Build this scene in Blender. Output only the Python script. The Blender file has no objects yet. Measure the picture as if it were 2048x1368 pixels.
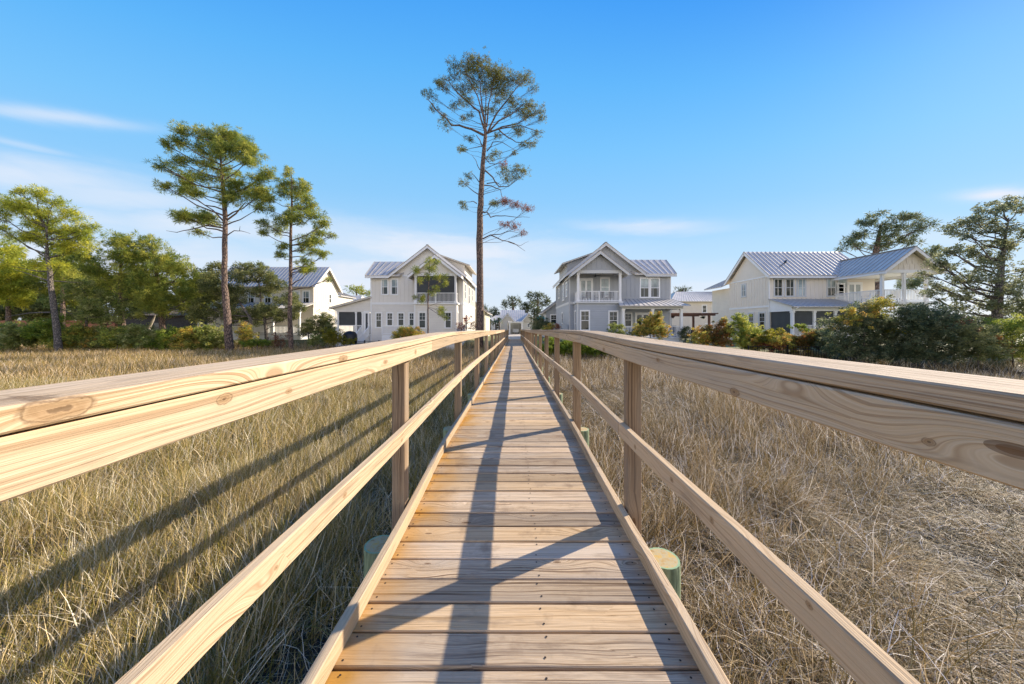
import bpy, math, random
import numpy as np
from mathutils import Vector, Matrix
random.seed(7); RNG = np.random.default_rng(11)
SC = bpy.context.scene; COL = SC.collection
EYE = 2.5; F = 665.0; VX = 1029.0; HY = 650.0        # photo geometry: focal length and horizon in photo pixels
def W(x, y, Z):                                      # photo pixel at distance Z -> world point
    return Vector(((x-VX)*Z/F, Z, EYE+(HY-y)*Z/F))
def link(o): COL.objects.link(o); return o
OFF = {}
def off_of(p): return OFF.get(p.name, Vector((0,0,0))) if p else Vector((0,0,0))
def tag(o, label=None, cat=None, group=None, kind=None):
    if label: o['label'] = label
    if cat: o['category'] = cat
    if group: o['group'] = group
    if kind: o['kind'] = kind
    return o
def thing(name, label, cat, loc=(0,0,0), group=None, kind=None):
    o = link(bpy.data.objects.new(name, None)); o.location = loc; o.empty_display_size = .3
    OFF[o.name] = Vector(loc)
    return tag(o, label, cat, group, kind)
# ---------------------------------------------------------------- materials
def newmat(name):
    m = bpy.data.materials.new(name); m.use_nodes = True
    nt = m.node_tree; b = nt.nodes['Principled BSDF']
    return m, nt, b
def nd(nt, t, **kw):
    n = nt.nodes.new(t)
    for k, v in kw.items():
        if k.startswith('i_'):
            key = k[2:]; n.inputs[int(key) if key.isdigit() else key.replace('_',' ')].default_value = v
        else: setattr(n, k, v)
    return n
def ramp(nt, stops, interp='LINEAR'):
    n = nt.nodes.new('ShaderNodeValToRGB'); cr = n.color_ramp; cr.interpolation = interp
    while len(cr.elements) > 1: cr.elements.remove(cr.elements[-1])
    cr.elements[0].position = stops[0][0]; cr.elements[0].color = (*stops[0][1], 1)
    for p, c in stops[1:]:
        e = cr.elements.new(p); e.color = (*c, 1)
    return n
def math_(nt, op, a, b=None, c=None, clamp=False):
    n = nt.nodes.new('ShaderNodeMath'); n.operation = op; n.use_clamp = clamp
    for i, v in enumerate((a, b, c)):
        if v is None: continue
        if isinstance(v, (int, float)): n.inputs[i].default_value = v
        else: nt.links.new(v, n.inputs[i])
    return n.outputs[0]
def mix(nt, fac, a, b, mode='MIX'):
    n = nt.nodes.new('ShaderNodeMix'); n.data_type = 'RGBA'; n.blend_type = mode
    for i, v in ((0, fac), (6, a), (7, b)):
        if isinstance(v, (int, float)): n.inputs[i].default_value = v
        elif isinstance(v, tuple): n.inputs[i].default_value = (*v, 1)
        else: nt.links.new(v, n.inputs[i])
    return n.outputs[2]
def vec(nt, x, y, z):
    n = nt.nodes.new('ShaderNodeCombineXYZ')
    for i, v in enumerate((x, y, z)):
        if isinstance(v, (int, float)): n.inputs[i].default_value = v
        else: nt.links.new(v, n.inputs[i])
    return n.outputs[0]
def noise(nt, v, scale=1, detail=3, rough=.55, dist=0):
    n = nd(nt, 'ShaderNodeTexNoise'); n.inputs['Scale'].default_value = scale
    n.inputs['Detail'].default_value = detail; n.inputs['Roughness'].default_value = rough; n.inputs['Distortion'].default_value = dist
    if v is not None: nt.links.new(v, n.inputs['Vector'])
    return n.outputs['Fac']
def bump(nt, bs, h, dist, strength=1):
    n = nd(nt, 'ShaderNodeBump'); n.inputs['Distance'].default_value = dist; n.inputs['Strength'].default_value = strength
    nt.links.new(h, n.inputs['Height']); nt.links.new(n.outputs[0], bs.inputs['Normal'])
def wood(name, pale, mid, dark, grey, greyamt=.4, stain=0.0, rings=85, dirt=.25, spots=()):
    m, nt, b = newmat(name); L = nt.links.new
    at = nd(nt, 'ShaderNodeAttribute', attribute_name='grain'); s = nd(nt, 'ShaderNodeSeparateXYZ'); L(at.outputs['Vector'], s.inputs[0])
    a, c, idn = s.outputs
    tn = nd(nt, 'ShaderNodeAttribute', attribute_name='tone'); ts = nd(nt, 'ShaderNodeSeparateXYZ'); L(tn.outputs['Vector'], ts.inputs[0])
    vo = nd(nt, 'ShaderNodeTexVoronoi'); vo.inputs['Scale'].default_value = 1
    L(vec(nt, math_(nt,'MULTIPLY',a,2.7), math_(nt,'MULTIPLY',c,8.0), math_(nt,'MULTIPLY',idn,1.37)), vo.inputs['Vector'])
    vc = nd(nt, 'ShaderNodeSeparateXYZ'); L(vo.outputs['Color'], vc.inputs[0])
    sel = math_(nt,'GREATER_THAN', vc.outputs[0], .52)
    d = vo.outputs['Distance']
    K = math_(nt,'MULTIPLY', math_(nt,'EXPONENT', math_(nt,'MULTIPLY', math_(nt,'MULTIPLY',d,d), -9.0)), sel)
    warp = noise(nt, vec(nt, math_(nt,'MULTIPLY',a,1.3), math_(nt,'MULTIPLY',c,5), math_(nt,'MULTIPLY',idn,7.1)), 1, 2)
    cc = math_(nt,'ADD', c, math_(nt,'ADD', math_(nt,'MULTIPLY',warp,.05), math_(nt,'MULTIPLY',K,.055)))
    rg = noise(nt, vec(nt, math_(nt,'MULTIPLY',a,.55), math_(nt,'MULTIPLY',cc,rings), math_(nt,'MULTIPLY',idn,3.3)), 1, 2, .5)
    fib = noise(nt, vec(nt, math_(nt,'MULTIPLY',a,9), math_(nt,'MULTIPLY',cc,520), idn), 1, 2, .6)
    big = noise(nt, vec(nt, math_(nt,'MULTIPLY',a,1.1), math_(nt,'MULTIPLY',c,7), math_(nt,'ADD',idn,9.0)), 1, 3, .6)
    r = ramp(nt, [(.34, dark), (.41, mid), (.47, pale), (.53, mid), (.56, pale), (.62, dark), (.66, mid), (.76, pale)]); L(rg, r.inputs[0])
    col = mix(nt, math_(nt,'MULTIPLY', math_(nt,'SUBTRACT',fib,.38,clamp=True), 1.5 if stain else .9), r.outputs[0], dark)
    gf = math_(nt,'MULTIPLY', math_(nt,'MULTIPLY', math_(nt,'SUBTRACT',big,.36,clamp=True), 3.2, clamp=True), greyamt)
    gf = math_(nt,'MULTIPLY', gf, math_(nt,'ADD', ts.outputs[0], .45), clamp=True)
    col = mix(nt, gf, col, grey)
    # plank to plank tone
    br = math_(nt,'ADD', math_(nt,'MULTIPLY', ts.outputs[1], .58 if stain else .34), .64 if stain else .82)
    col = mix(nt, math_(nt,'MULTIPLY', math_(nt,'GREATER_THAN', ts.outputs[2], .62), .45 if stain else .15), col, (.46,.30,.14))
    col = mix(nt, 1.0, col, vec(nt, br, br, br), 'MULTIPLY')
    if stain:
        geo = nd(nt, 'ShaderNodeTexCoord'); gs = nd(nt, 'ShaderNodeSeparateXYZ'); L(geo.outputs['Object'], gs.inputs[0])
        ed = math_(nt,'SUBTRACT', math_(nt,'MULTIPLY', gs.outputs[0], -1), .40)     # damp rust-yellow stain along the left kerb
        ed = math_(nt,'MULTIPLY', math_(nt,'MAXIMUM', ed, math_(nt,'SUBTRACT', math_(nt,'ABSOLUTE', gs.outputs[0]), .60)), 3.6, clamp=True)
        sn = noise(nt, vec(nt, math_(nt,'MULTIPLY',a,3), math_(nt,'MULTIPLY',c,2), idn), 1, 3)
        sf = math_(nt,'MULTIPLY', math_(nt,'MULTIPLY', ed, math_(nt,'SUBTRACT',sn,.30,clamp=True)), 3.4*stain, clamp=True)
        col = mix(nt, sf, col, (.44,.23,.05))
        dk = math_(nt,'MULTIPLY', math_(nt,'SUBTRACT', noise(nt, geo.outputs['Object'], 5, 4, .65), .56, clamp=True), 3.0, clamp=True)
        col = mix(nt, dk, col, (.16,.10,.06))
    core = math_(nt,'MULTIPLY', math_(nt,'LESS_THAN', d, math_(nt,'MULTIPLY', vc.outputs[1], .115)), sel)
    halo = math_(nt,'MULTIPLY', math_(nt,'LESS_THAN', d, math_(nt,'ADD', math_(nt,'MULTIPLY', vc.outputs[1], .115), .03)), sel)
    col = mix(nt, math_(nt,'MULTIPLY',halo,.65), col, (.13,.07,.035))
    col = mix(nt, math_(nt,'MULTIPLY',core,.75), col, mix(nt, vc.outputs[2], (.30,.15,.06), (.07,.045,.03)))
    dn = noise(nt, vec(nt, math_(nt,'MULTIPLY',a,2.2), math_(nt,'MULTIPLY',c,16), math_(nt,'MULTIPLY',idn,5)), 1, 4, .7)
    col = mix(nt, math_(nt,'MULTIPLY', math_(nt,'SUBTRACT',dn,.55,clamp=True), 4*dirt, clamp=True), col, (.17,.12,.085))
    if spots:       # individual large knots: (side, y, z, half length, half height)
        oc = nd(nt, 'ShaderNodeTexCoord'); os_ = nd(nt, 'ShaderNodeSeparateXYZ'); L(oc.outputs['Object'], os_.inputs[0])
        wn = noise(nt, oc.outputs['Object'], 45, 3, .6); best = None
        for (sd_, y0, z0, ly, lz) in spots:
            p_ = math_(nt,'MULTIPLY', math_(nt,'SUBTRACT', os_.outputs[1], y0), 1/ly); q_ = math_(nt,'MULTIPLY', math_(nt,'SUBTRACT', os_.outputs[2], z0), 1/lz)
            r_ = math_(nt,'ADD', math_(nt,'SQRT', math_(nt,'ADD', math_(nt,'MULTIPLY',p_,p_), math_(nt,'MULTIPLY',q_,q_))), math_(nt,'MULTIPLY', math_(nt,'LESS_THAN', math_(nt,'MULTIPLY', os_.outputs[0], sd_), 0), 9))
            best = r_ if best is None else math_(nt,'MINIMUM', best, r_)
        best = math_(nt,'ADD', best, math_(nt,'MULTIPLY', math_(nt,'SUBTRACT', wn, .5), .9))
        sr = ramp(nt, [(0,(.06,.035,.02)), (.22,(.12,.07,.04)), (.34,(.38,.25,.14)), (.55,(.30,.19,.10)), (.8,(.42,.29,.17)), (.92,(.10,.06,.035))]); L(best, sr.inputs[0])
        col = mix(nt, math_(nt,'MULTIPLY', math_(nt,'MULTIPLY', math_(nt,'SUBTRACT', 1.08, best), 5, clamp=True), .9), col, sr.outputs[0])
        col = mix(nt, math_(nt,'MULTIPLY', math_(nt,'SUBTRACT', 1.9, best, clamp=True), .22), col, (.40,.26,.13))
    L(col, b.inputs['Base Color']); b.inputs['Roughness'].default_value = .8; b.inputs['Specular IOR Level'].default_value = .12
    crack = math_(nt,'MULTIPLY', math_(nt,'LESS_THAN', rg, .345), -.6)
    bump(nt, b, math_(nt,'ADD', math_(nt,'ADD', rg, math_(nt,'MULTIPLY',fib,.5)), crack), .0035, .8)
    return m
M = {}
E_ = EYE
SPOTS = ((-1,.505,E_-.128,.045,.017),(-1,.80,E_-.178,.022,.014),(-1,1.337,E_-.137,.034,.015),(-1,1.03,E_-.205,.016,.008),(-1,1.80,E_-.20,.03,.012),(-1,1.367,E_-.70,.016,.010),(-1,2.05,E_-.71,.014,.010),(-1,.98,E_-.715,.008,.006),
         (1,.561,E_-.197,.010,.007),(1,1.056,E_-.214,.022,.013),(1,1.199,E_-.703,.012,.011),(1,1.5,E_-.70,.016,.010),(1,1.95,E_-.715,.014,.012),(1,.80,E_-.675,.010,.008),(1,1.62,E_-.17,.02,.010),(1,2.6,E_-.19,.03,.014),(-1,2.35,E_-.19,.022,.016))
M['deck'] = wood('deck_wood', (.70,.545,.37), (.54,.39,.24), (.19,.12,.07), (.47,.39,.30), .65, 1.0, 85, .9)
M['rail'] = wood('rail_wood', (.60,.465,.305), (.53,.39,.24), (.36,.24,.135), (.43,.36,.275), .5, 0, 95, .7, SPOTS)
M['railtop'] = wood('weathered_rail_wood', (.56,.45,.325), (.46,.345,.23), (.25,.17,.105), (.43,.36,.27), .5, 0, 85, .8, SPOTS)
M['post'] = wood('post_wood', (.40,.285,.175), (.30,.20,.12), (.14,.09,.055), (.27,.23,.18), .6, 0, 70, .9)
def simple(name, col, rough=.6, metal=0, var=.0, vs=3, spec=.5, bumpd=0):
    m, nt, b = newmat(name)
    b.inputs['Roughness'].default_value = rough; b.inputs['Metallic'].default_value = metal; b.inputs['Specular IOR Level'].default_value = spec
    b.inputs['Base Color'].default_value = (*col, 1)
    if var:
        tc = nd(nt, 'ShaderNodeTexCoord'); n = noise(nt, tc.outputs['Object'], vs, 5, .6)
        lo = tuple(c*(1-var) for c in col); hi = tuple(min(1, c*(1+var)) for c in col)
        r = ramp(nt, [(.3, lo), (.7, hi)]); nt.links.new(n, r.inputs[0]); nt.links.new(r.outputs[0], b.inputs['Base Color'])
        if bumpd: bump(nt, b, n, bumpd)
    return m
def siding(name, col, pitch=.16):
    m, nt, b = newmat(name); tc = nd(nt, 'ShaderNodeTexCoord'); s = nd(nt, 'ShaderNodeSeparateXYZ'); nt.links.new(tc.outputs['Object'], s.inputs[0])
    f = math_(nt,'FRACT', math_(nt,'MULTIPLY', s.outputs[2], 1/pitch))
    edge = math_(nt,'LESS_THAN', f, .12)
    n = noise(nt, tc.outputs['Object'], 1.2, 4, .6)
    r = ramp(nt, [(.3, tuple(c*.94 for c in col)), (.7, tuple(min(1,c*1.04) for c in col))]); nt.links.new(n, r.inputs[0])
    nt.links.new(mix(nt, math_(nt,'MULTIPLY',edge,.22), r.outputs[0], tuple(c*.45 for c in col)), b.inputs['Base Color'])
    b.inputs['Roughness'].default_value = .55
    bump(nt, b, math_(nt,'MULTIPLY', f, -1), .015)
    return m
M['white_paint'] = simple('white_paint', (.84,.83,.80), .5, 0, .03)
M['cream_siding'] = siding('cream_siding', (.78,.70,.58)); M['cream_panel'] = simple('cream_panel', (.78,.70,.58), .55, 0, .04, 1)
M['white_siding'] = siding('white_siding', (.77,.725,.64)); M['white_panel'] = simple('white_panel', (.77,.725,.64), .55, 0, .04, 1)
M['grey_siding'] = siding('grey_siding', (.40,.42,.44)); M['grey_panel'] = simple('grey_panel', (.37,.38,.385), .55, 0, .05, 1)
M['lightgrey_trim'] = simple('light_grey_trim', (.60,.60,.58), .5)
M['roof'] = simple('galvanised_roof', (.60,.55,.475), .52, .15, .14, 1.5)
M['roofrib'] = simple('galvanised_seam', (.30,.29,.27), .6, .1)
M['dark'] = simple('dark_interior', (.03,.032,.035), .8)
M['screen'] = simple('insect_screen', (.055,.06,.062), .7, 0, .3, .6)
M['blackmetal'] = simple('black_metal', (.015,.016,.018), .45, .3)
M['bluefab'] = simple('blue_canvas', (.02,.035,.08), .8)
M['brownwood'] = simple('brown_stained_timber', (.16,.075,.045), .7, 0, .25, 6)
M['cabin'] = simple('weathered_cabin_boards', (.07,.065,.065), .85, 0, .3, 4)
M['shingle'] = simple('brown_shingles', (.16,.125,.10), .9, 0, .25, 6)
M['brick'] = simple('red_brick', (.42,.17,.10), .85, 0, .3, 8)
M['teal'] = simple('teal_canvas', (.06,.42,.42), .8)
M['greybox'] = simple('grey_enamel', (.45,.48,.50), .5)
M['yellowwall'] = siding('pale_yellow_siding', (.66,.60,.44))
M['carwhite'] = simple('white_car_paint', (.7,.71,.7), .25)
M['tyre'] = simple('tyre_rubber', (.02,.02,.02), .8)
M['screw'] = simple('rusty_screw', (.035,.025,.02), .6, .4)
def glass(name, tint):
    m, nt, b = newmat(name); tc = nd(nt, 'ShaderNodeTexCoord')
    n = noise(nt, tc.outputs['Object'], .9, 3, .5)
    r = ramp(nt, [(.4, tuple(c*.5 for c in tint)), (.6, tint)]); nt.links.new(n, r.inputs[0]); nt.links.new(r.outputs[0], b.inputs['Base Color'])
    b.inputs['Roughness'].default_value = .05; b.inputs['Specular IOR Level'].default_value = .55
    return m
M['glass'] = glass('window_glass', (.035,.045,.04)); M['glass_blind'] = glass('glass_with_blind', (.42,.50,.50))
def barkm(name, c1, c2, sc=9):
    m, nt, b = newmat(name); tc = nd(nt, 'ShaderNodeTexCoord'); mp = nd(nt, 'ShaderNodeMapping'); mp.inputs['Scale'].default_value = (1,1,.35)
    nt.links.new(tc.outputs['Object'], mp.inputs[0])
    vo = nd(nt, 'ShaderNodeTexVoronoi', feature='DISTANCE_TO_EDGE'); vo.inputs['Scale'].default_value = sc; nt.links.new(mp.outputs[0], vo.inputs[0])
    n = noise(nt, mp.outputs[0], sc*1.5, 4, .7)
    h = math_(nt,'MULTIPLY', math_(nt,'MULTIPLY', vo.outputs['Distance'], 4, clamp=True), n)
    r = ramp(nt, [(.05, c1), (.4, c2), (.8, tuple(c*1.35 for c in c2))]); nt.links.new(h, r.inputs[0]); nt.links.new(r.outputs[0], b.inputs['Base Color'])
    b.inputs['Roughness'].default_value = .9; bump(nt, b, h, .05); return m
M['bark_pine'] = barkm('pine_bark', (.05,.035,.028), (.23,.155,.115)); M['bark_grey'] = barkm('grey_bark', (.05,.045,.04), (.24,.20,.165), 12)
def leafm(name, trans=.35, rough=.55):
    m, nt, b = newmat(name); L = nt.links.new
    at = nd(nt, 'ShaderNodeAttribute', attribute_name='tint')
    L(at.outputs['Color'], b.inputs['Base Color']); b.inputs['Roughness'].default_value = rough; b.inputs['Specular IOR Level'].default_value = .25
    tr = nd(nt, 'ShaderNodeBsdfTranslucent'); L(at.outputs['Color'], tr.inputs[0])
    mx = nd(nt, 'ShaderNodeMixShader'); mx.inputs[0].default_value = trans
    out = nt.nodes['Material Output']; L(b.outputs[0], mx.inputs[1]); L(tr.outputs[0], mx.inputs[2]); L(mx.outputs[0], out.inputs[0])
    return m
M['leaf'] = leafm('foliage', .5); M['grass'] = leafm('grass_blades', .22, .6)
def pilem():
    m, nt, b = newmat('treated_pile'); tc = nd(nt, 'ShaderNodeTexCoord'); mp = nd(nt, 'ShaderNodeMapping'); mp.inputs['Scale'].default_value = (1,1,.12); nt.links.new(tc.outputs['Object'], mp.inputs[0])
    n = noise(nt, mp.outputs[0], 40, 4, .6); r = ramp(nt, [(.3,(.07,.10,.055)), (.5,(.20,.25,.14)), (.7,(.34,.38,.22))]); nt.links.new(n, r.inputs[0]); nt.links.new(r.outputs[0], b.inputs['Base Color'])
    b.inputs['Roughness'].default_value = .8; bump(nt, b, n, .006); return m
def piletop():
    m, nt, b = newmat('pile_end_grain'); tc = nd(nt, 'ShaderNodeTexCoord'); s = nd(nt, 'ShaderNodeSeparateXYZ'); nt.links.new(tc.outputs['Object'], s.inputs[0])
    rr = math_(nt,'SQRT', math_(nt,'ADD', math_(nt,'MULTIPLY',s.outputs[0],s.outputs[0]), math_(nt,'MULTIPLY',s.outputs[1],s.outputs[1])))
    n = noise(nt, tc.outputs['Object'], 16, 4, .65)
    r = ramp(nt, [(.32,(.10,.07,.04)), (.40,(.48,.30,.09)), (.5,(.46,.40,.24)), (.62,(.58,.37,.08))]); nt.links.new(n, r.inputs[0])
    rings = math_(nt,'MULTIPLY', math_(nt,'ADD', math_(nt,'SINE', math_(nt,'MULTIPLY', rr, 900)), 1), .2)
    c = mix(nt, rings, r.outputs[0], (.25,.2,.12)); c = mix(nt, math_(nt,'GREATER_THAN', rr, .084), c, (.25,.38,.22))
    nt.links.new(c, b.inputs['Base Color']); b.inputs['Roughness'].default_value = .85; return m
M['pile'] = pilem(); M['piletop'] = piletop()
# ---------------------------------------------------------------- mesh builder
class MB:
    def __init__(s): s.v = []; s.f = []; s.m = []; s.g = None
    def quad(s, a, b, c, d, m=0):
        n = len(s.v); s.v += [tuple(a), tuple(b), tuple(c), tuple(d)]; s.f.append((n, n+1, n+2, n+3)); s.m.append(m)
    def poly(s, pts, m=0):
        n = len(s.v); s.v += [tuple(p) for p in pts]; s.f.append(tuple(range(n, n+len(pts)))); s.m.append(m)
    def hexa(s, p, m=0):     # 8 points: bottom ring 0-3, top ring 4-7
        n = len(s.v); s.v += [tuple(q) for q in p]
        for q in ((3,2,1,0), (4,5,6,7), (0,1,5,4), (1,2,6,5), (2,3,7,6), (3,0,4,7)): s.f.append(tuple(n+i for i in q)); s.m.append(m)
    def box(s, x0, x1, y0, y1, z0, z1, m=0):
        s.hexa([(x0,y0,z0),(x1,y0,z0),(x1,y1,z0),(x0,y1,z0),(x0,y0,z1),(x1,y0,z1),(x1,y1,z1),(x0,y1,z1)], m)
    def slab(s, pts, th, m=0):        # polygon thickened along -z
        top = [Vector(p) for p in pts]; bot = [p-Vector((0,0,th)) for p in top]; n = len(top)
        s.poly(top, m); s.poly(bot[::-1], m)
        for i in range(n): s.quad(bot[i], bot[(i+1)%n], top[(i+1)%n], top[i], m)
    def prism(s, pts, d, m=0):        # polygon thickened along vector d
        a = [Vector(p) for p in pts]; b = [p+Vector(d) for p in a]; n = len(a)
        s.poly(a, m); s.poly(b[::-1], m)
        for i in range(n): s.quad(a[(i+1)%n], a[i], b[i], b[(i+1)%n], m)
    def bar(s, p, q, w, h, m=0):      # rectangular bar between two points
        p = Vector(p); q = Vector(q); d = (q-p).normalized(); up = Vector((0,0,1))
        if abs(d.z) > .95: up = Vector((0,1,0))
        sx = d.cross(up).normalized()*w/2; sz = sx.cross(d).normalized()*h/2
        s.hexa([p-sx-sz, p+sx-sz, q+sx-sz, q-sx-sz, p-sx+sz, p+sx+sz, q+sx+sz, q-sx+sz], m)
    def tube(s, pts, rad, n=8, m=0, cap=True, wob=0):
        pts = [Vector(p) for p in pts]; rings = []
        for i, p in enumerate(pts):
            d = (pts[min(i+1,len(pts)-1)]-pts[max(i-1,0)]).normalized()
            u = d.cross(Vector((.3,.9,.1))); 
            if u.length < .1: u = d.cross(Vector((1,0,0)))
            u.normalize(); w = d.cross(u); r = rad[i]; base = len(s.v)
            for k in range(n):
                t = 2*math.pi*k/n; rr = r*(1+wob*(random.random()-.5))
                s.v.append(tuple(p+u*math.cos(t)*rr+w*math.sin(t)*rr))
            rings.append(base)
        for a, b in zip(rings, rings[1:]):
            for k in range(n): s.f.append((a+k, a+(k+1)%n, b+(k+1)%n, b+k)); s.m.append(m)
        if cap:
            s.f.append(tuple(rings[0]+k for k in range(n))[::-1]); s.m.append(m)
            s.f.append(tuple(rings[-1]+k for k in range(n))); s.m.append(m)
    def lathe(s, c, prof, n=16, m=0):
        s.tube([(c[0],c[1],c[2]+z) for z, r in prof], [r for z, r in prof], n, m)
    def build(s, name, mats, parent=None, smooth=False, origin=None):
        if not isinstance(mats, (list, tuple)): mats = [mats]
        me = bpy.data.meshes.new(name); o = bpy.data.objects.new(name, me)
        if parent: off = off_of(parent)
        else: off = Vector(origin or (0,0,0))
        v = np.array(s.v, dtype=np.float64)-np.array(off)
        me.from_pydata(v.tolist(), [], s.f)
        for mt in mats: me.materials.append(mt)
        if len(mats) > 1: me.polygons.foreach_set('material_index', s.m)
        if smooth: me.polygons.foreach_set('use_smooth', [True]*len(me.polygons))
        me.update(); link(o)
        if parent: o.parent = parent
        else: o.location = off
        OFF[o.name] = off
        return o
def fast_mesh(name, V, nq, mat, tint=None, parent=None, origin=(0,0,0), quads=None):
    me = bpy.data.meshes.new(name); off = np.array(off_of(parent) if parent else Vector(origin)); V = V-off
    Q = quads if quads is not None else np.arange(nq*4).reshape(nq, 4)
    nq = len(Q)
    me.vertices.add(len(V)); me.vertices.foreach_set('co', V.astype(np.float32).ravel())
    me.loops.add(nq*4); me.loops.foreach_set('vertex_index', Q.astype(np.int32).ravel())
    me.polygons.add(nq); me.polygons.foreach_set('loop_start', (np.arange(nq)*4).astype(np.int32)); me.polygons.foreach_set('loop_total', np.full(nq, 4, np.int32))
    if tint is not None:
        at = me.attributes.new('tint', 'FLOAT_COLOR', 'POINT'); at.data.foreach_set('color', np.c_[tint, np.ones(len(tint))].astype(np.float32).ravel())
    me.materials.append(mat); me.update(calc_edges=True)
    o = link(bpy.data.objects.new(name, me))
    if parent: o.parent = parent
    else: o.location = Vector(origin)
    OFF[o.name] = Vector(off.tolist())
    return o
# wooden beam with chamfered section, carries 'grain' and 'tone' attributes
class Beams:
    def __init__(s): s.v = []; s.f = []; s.g = []; s.t = []; s.m = []; s.id = random.uniform(0, 50)
    def beam(s, path, wx, hz, ch=.004, side=None, tone=None, wob=0):
        # path: list of centre points (>=2); wx = width sideways, hz = height (both perpendicular to run)
        s.id += random.uniform(1.3, 3.1); idn = s.id; tone = tone or (random.random(), random.random(), random.random())
        a, b = wx/2, hz/2; c = ch
        sec = [(-a+c,-b),(a-c,-b),(a,-b+c),(a,b-c),(a-c,b),(-a+c,b),(-a,b-c),(-a,-b+c)]
        per = [0]
        for i in range(8):
            p, q = sec[i], sec[(i+1)%8]; per.append(per[-1]+math.hypot(q[0]-p[0], q[1]-p[1]))
        rings = []; along = random.uniform(0, 20); L = 0; pts = [Vector(p) for p in path]
        als = []
        for i, p in enumerate(pts):
            d = (pts[min(i+1,len(pts)-1)]-pts[max(i-1,0)]).normalized()
            sx = Vector(side).normalized() if side else d.cross(Vector((0,0,1))).normalized()
            up = sx.cross(d).normalized()
            base = len(s.v)
            for (x, z) in sec: s.v.append(tuple(p+sx*x+up*z))
            rings.append(base)
            if i: L += (p-pts[i-1]).length
            als.append(along+L)
        for i in range(len(rings)-1):
            A, B = rings[i], rings[i+1]
            for k in range(8):
                s.f.append((A+k, A+(k+1)%8, B+(k+1)%8, B+k)); s.m.append(0)
                s.g += [(als[i], per[k], idn), (als[i], per[k+1], idn), (als[i+1], per[k+1], idn), (als[i+1], per[k], idn)]; s.t += [tone]*4
        for base, al, fl in ((rings[0], als[0], True), (rings[-1], als[-1], False)):
            idx = list(range(8)); idx = idx[::-1] if fl else idx
            s.f.append(tuple(base+k for k in idx)); s.m.append(0)
            s.g += [(al+sec[k][1]*.3, sec[k][0]*.5, idn+5) for k in idx]; s.t += [tone]*8
    def disc(s, c, r, up=Vector((0,0,1)), n=6, m=1):
        base = len(s.v); c = Vector(c); u = up.orthogonal().normalized(); w = up.cross(u)
        for k in range(n): s.v.append(tuple(c+u*math.cos(6.2832*k/n)*r+w*math.sin(6.2832*k/n)*r))
        s.f.append(tuple(range(base, base+n))); s.m.append(m); s.g += [(0,0,0)]*n; s.t += [(0,0,0)]*n
    def build(s, name, mats, parent=None):
        off = off_of(parent); me = bpy.data.meshes.new(name)
        me.from_pydata((np.array(s.v)-np.array(off)).tolist(), [], s.f)
        for m in mats: me.materials.append(m)
        me.polygons.foreach_set('material_index', s.m)
        for nm, dat in (('grain', s.g), ('tone', s.t)):
            at = me.attributes.new(nm, 'FLOAT_VECTOR', 'CORNER'); at.data.foreach_set('vector', np.array(dat, dtype=np.float32).ravel())
        me.update(); o = link(bpy.data.objects.new(name, me)); o.parent = parent; OFF[o.name] = off
        return o
# ---------------------------------------------------------------- boardwalk
def lerp_tab(tab, z):
    if z <= tab[0][0]: return tab[0][1]
    for (a, b), (c, d) in zip(tab, tab[1:]):
        if z <= c: return b+(d-b)*(z-a)/(c-a)
    return tab[-1][1]
DEPTH = [(0,1.295),(2,1.29),(3.6,1.262),(5.5,1.28),(7.5,1.305),(10,1.345),(16,1.43),(22,1.50),(29,1.585),(40.5,1.73)]
def deckz(Y): return EYE-lerp_tab(DEPTH, Y)
END = 40.4
bw = thing('boardwalk', 'long weathered timber boardwalk with handrails crossing the marsh towards the houses', 'boardwalk', (0,0,0))
# deck: planks laid across, one mesh
D = Beams(); y = .30; pitch = .1462
while y < END:
    w = pitch-.0085+random.uniform(-.002,.002); z = deckz(y)+random.uniform(-.0025,.0025); tl = random.uniform(-.002,.002)
    e1 = .738+random.uniform(-.012,.012); e2 = .738+random.uniform(-.012,.012)
    D.beam([(-e1, y+random.uniform(-.002,.002), z-.019+tl), (e2, y+random.uniform(-.002,.002), z-.019-tl)], w, .038, .004)
    if y < 12:
        for sx in (-.655, .12, .64):
            for sy in (-.042, .044): D.disc((sx+random.uniform(-.012,.012), y+sy+random.uniform(-.008,.008), z+.0022), .0048)
    y += pitch
D.build('deck', [M['deck'], M['screw']], bw)
def wobble(seed, amp, per):
    r = random.Random(seed); ph = [r.uniform(0, 6.28) for _ in range(4)]; am = [r.uniform(.4, 1) for _ in range(4)]
    return lambda y: amp*sum(am[i]*math.sin(y*6.2832/(per*(1+.55*i))+ph[i]) for i in range(4))/2.2
def run(beams, x, z_of, y0, y1, w, h, seg, wx=None, wz=None, gap=.003, ch=.004, first=None, tone=None):
    y = y0; k = 0
    while y < y1-.05:
        e = min(y+(first if (k == 0 and first) else seg), y1); n = max(2, int((e-y)/.3)); pts = []; sh = random.uniform(-.002,.002)
        for i in range(n+1):
            yy = y+gap/2+(e-y-gap)*i/n
            pts.append((x+(wx(yy) if wx else 0)+sh, yy, z_of(yy)+(wz(yy) if wz else 0)))
        beams.beam(pts, w, h, ch, tone=(tone[0], tone[1]+random.uniform(-.2,.2), tone[2]) if tone else None); y = e; k += 1
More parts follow.
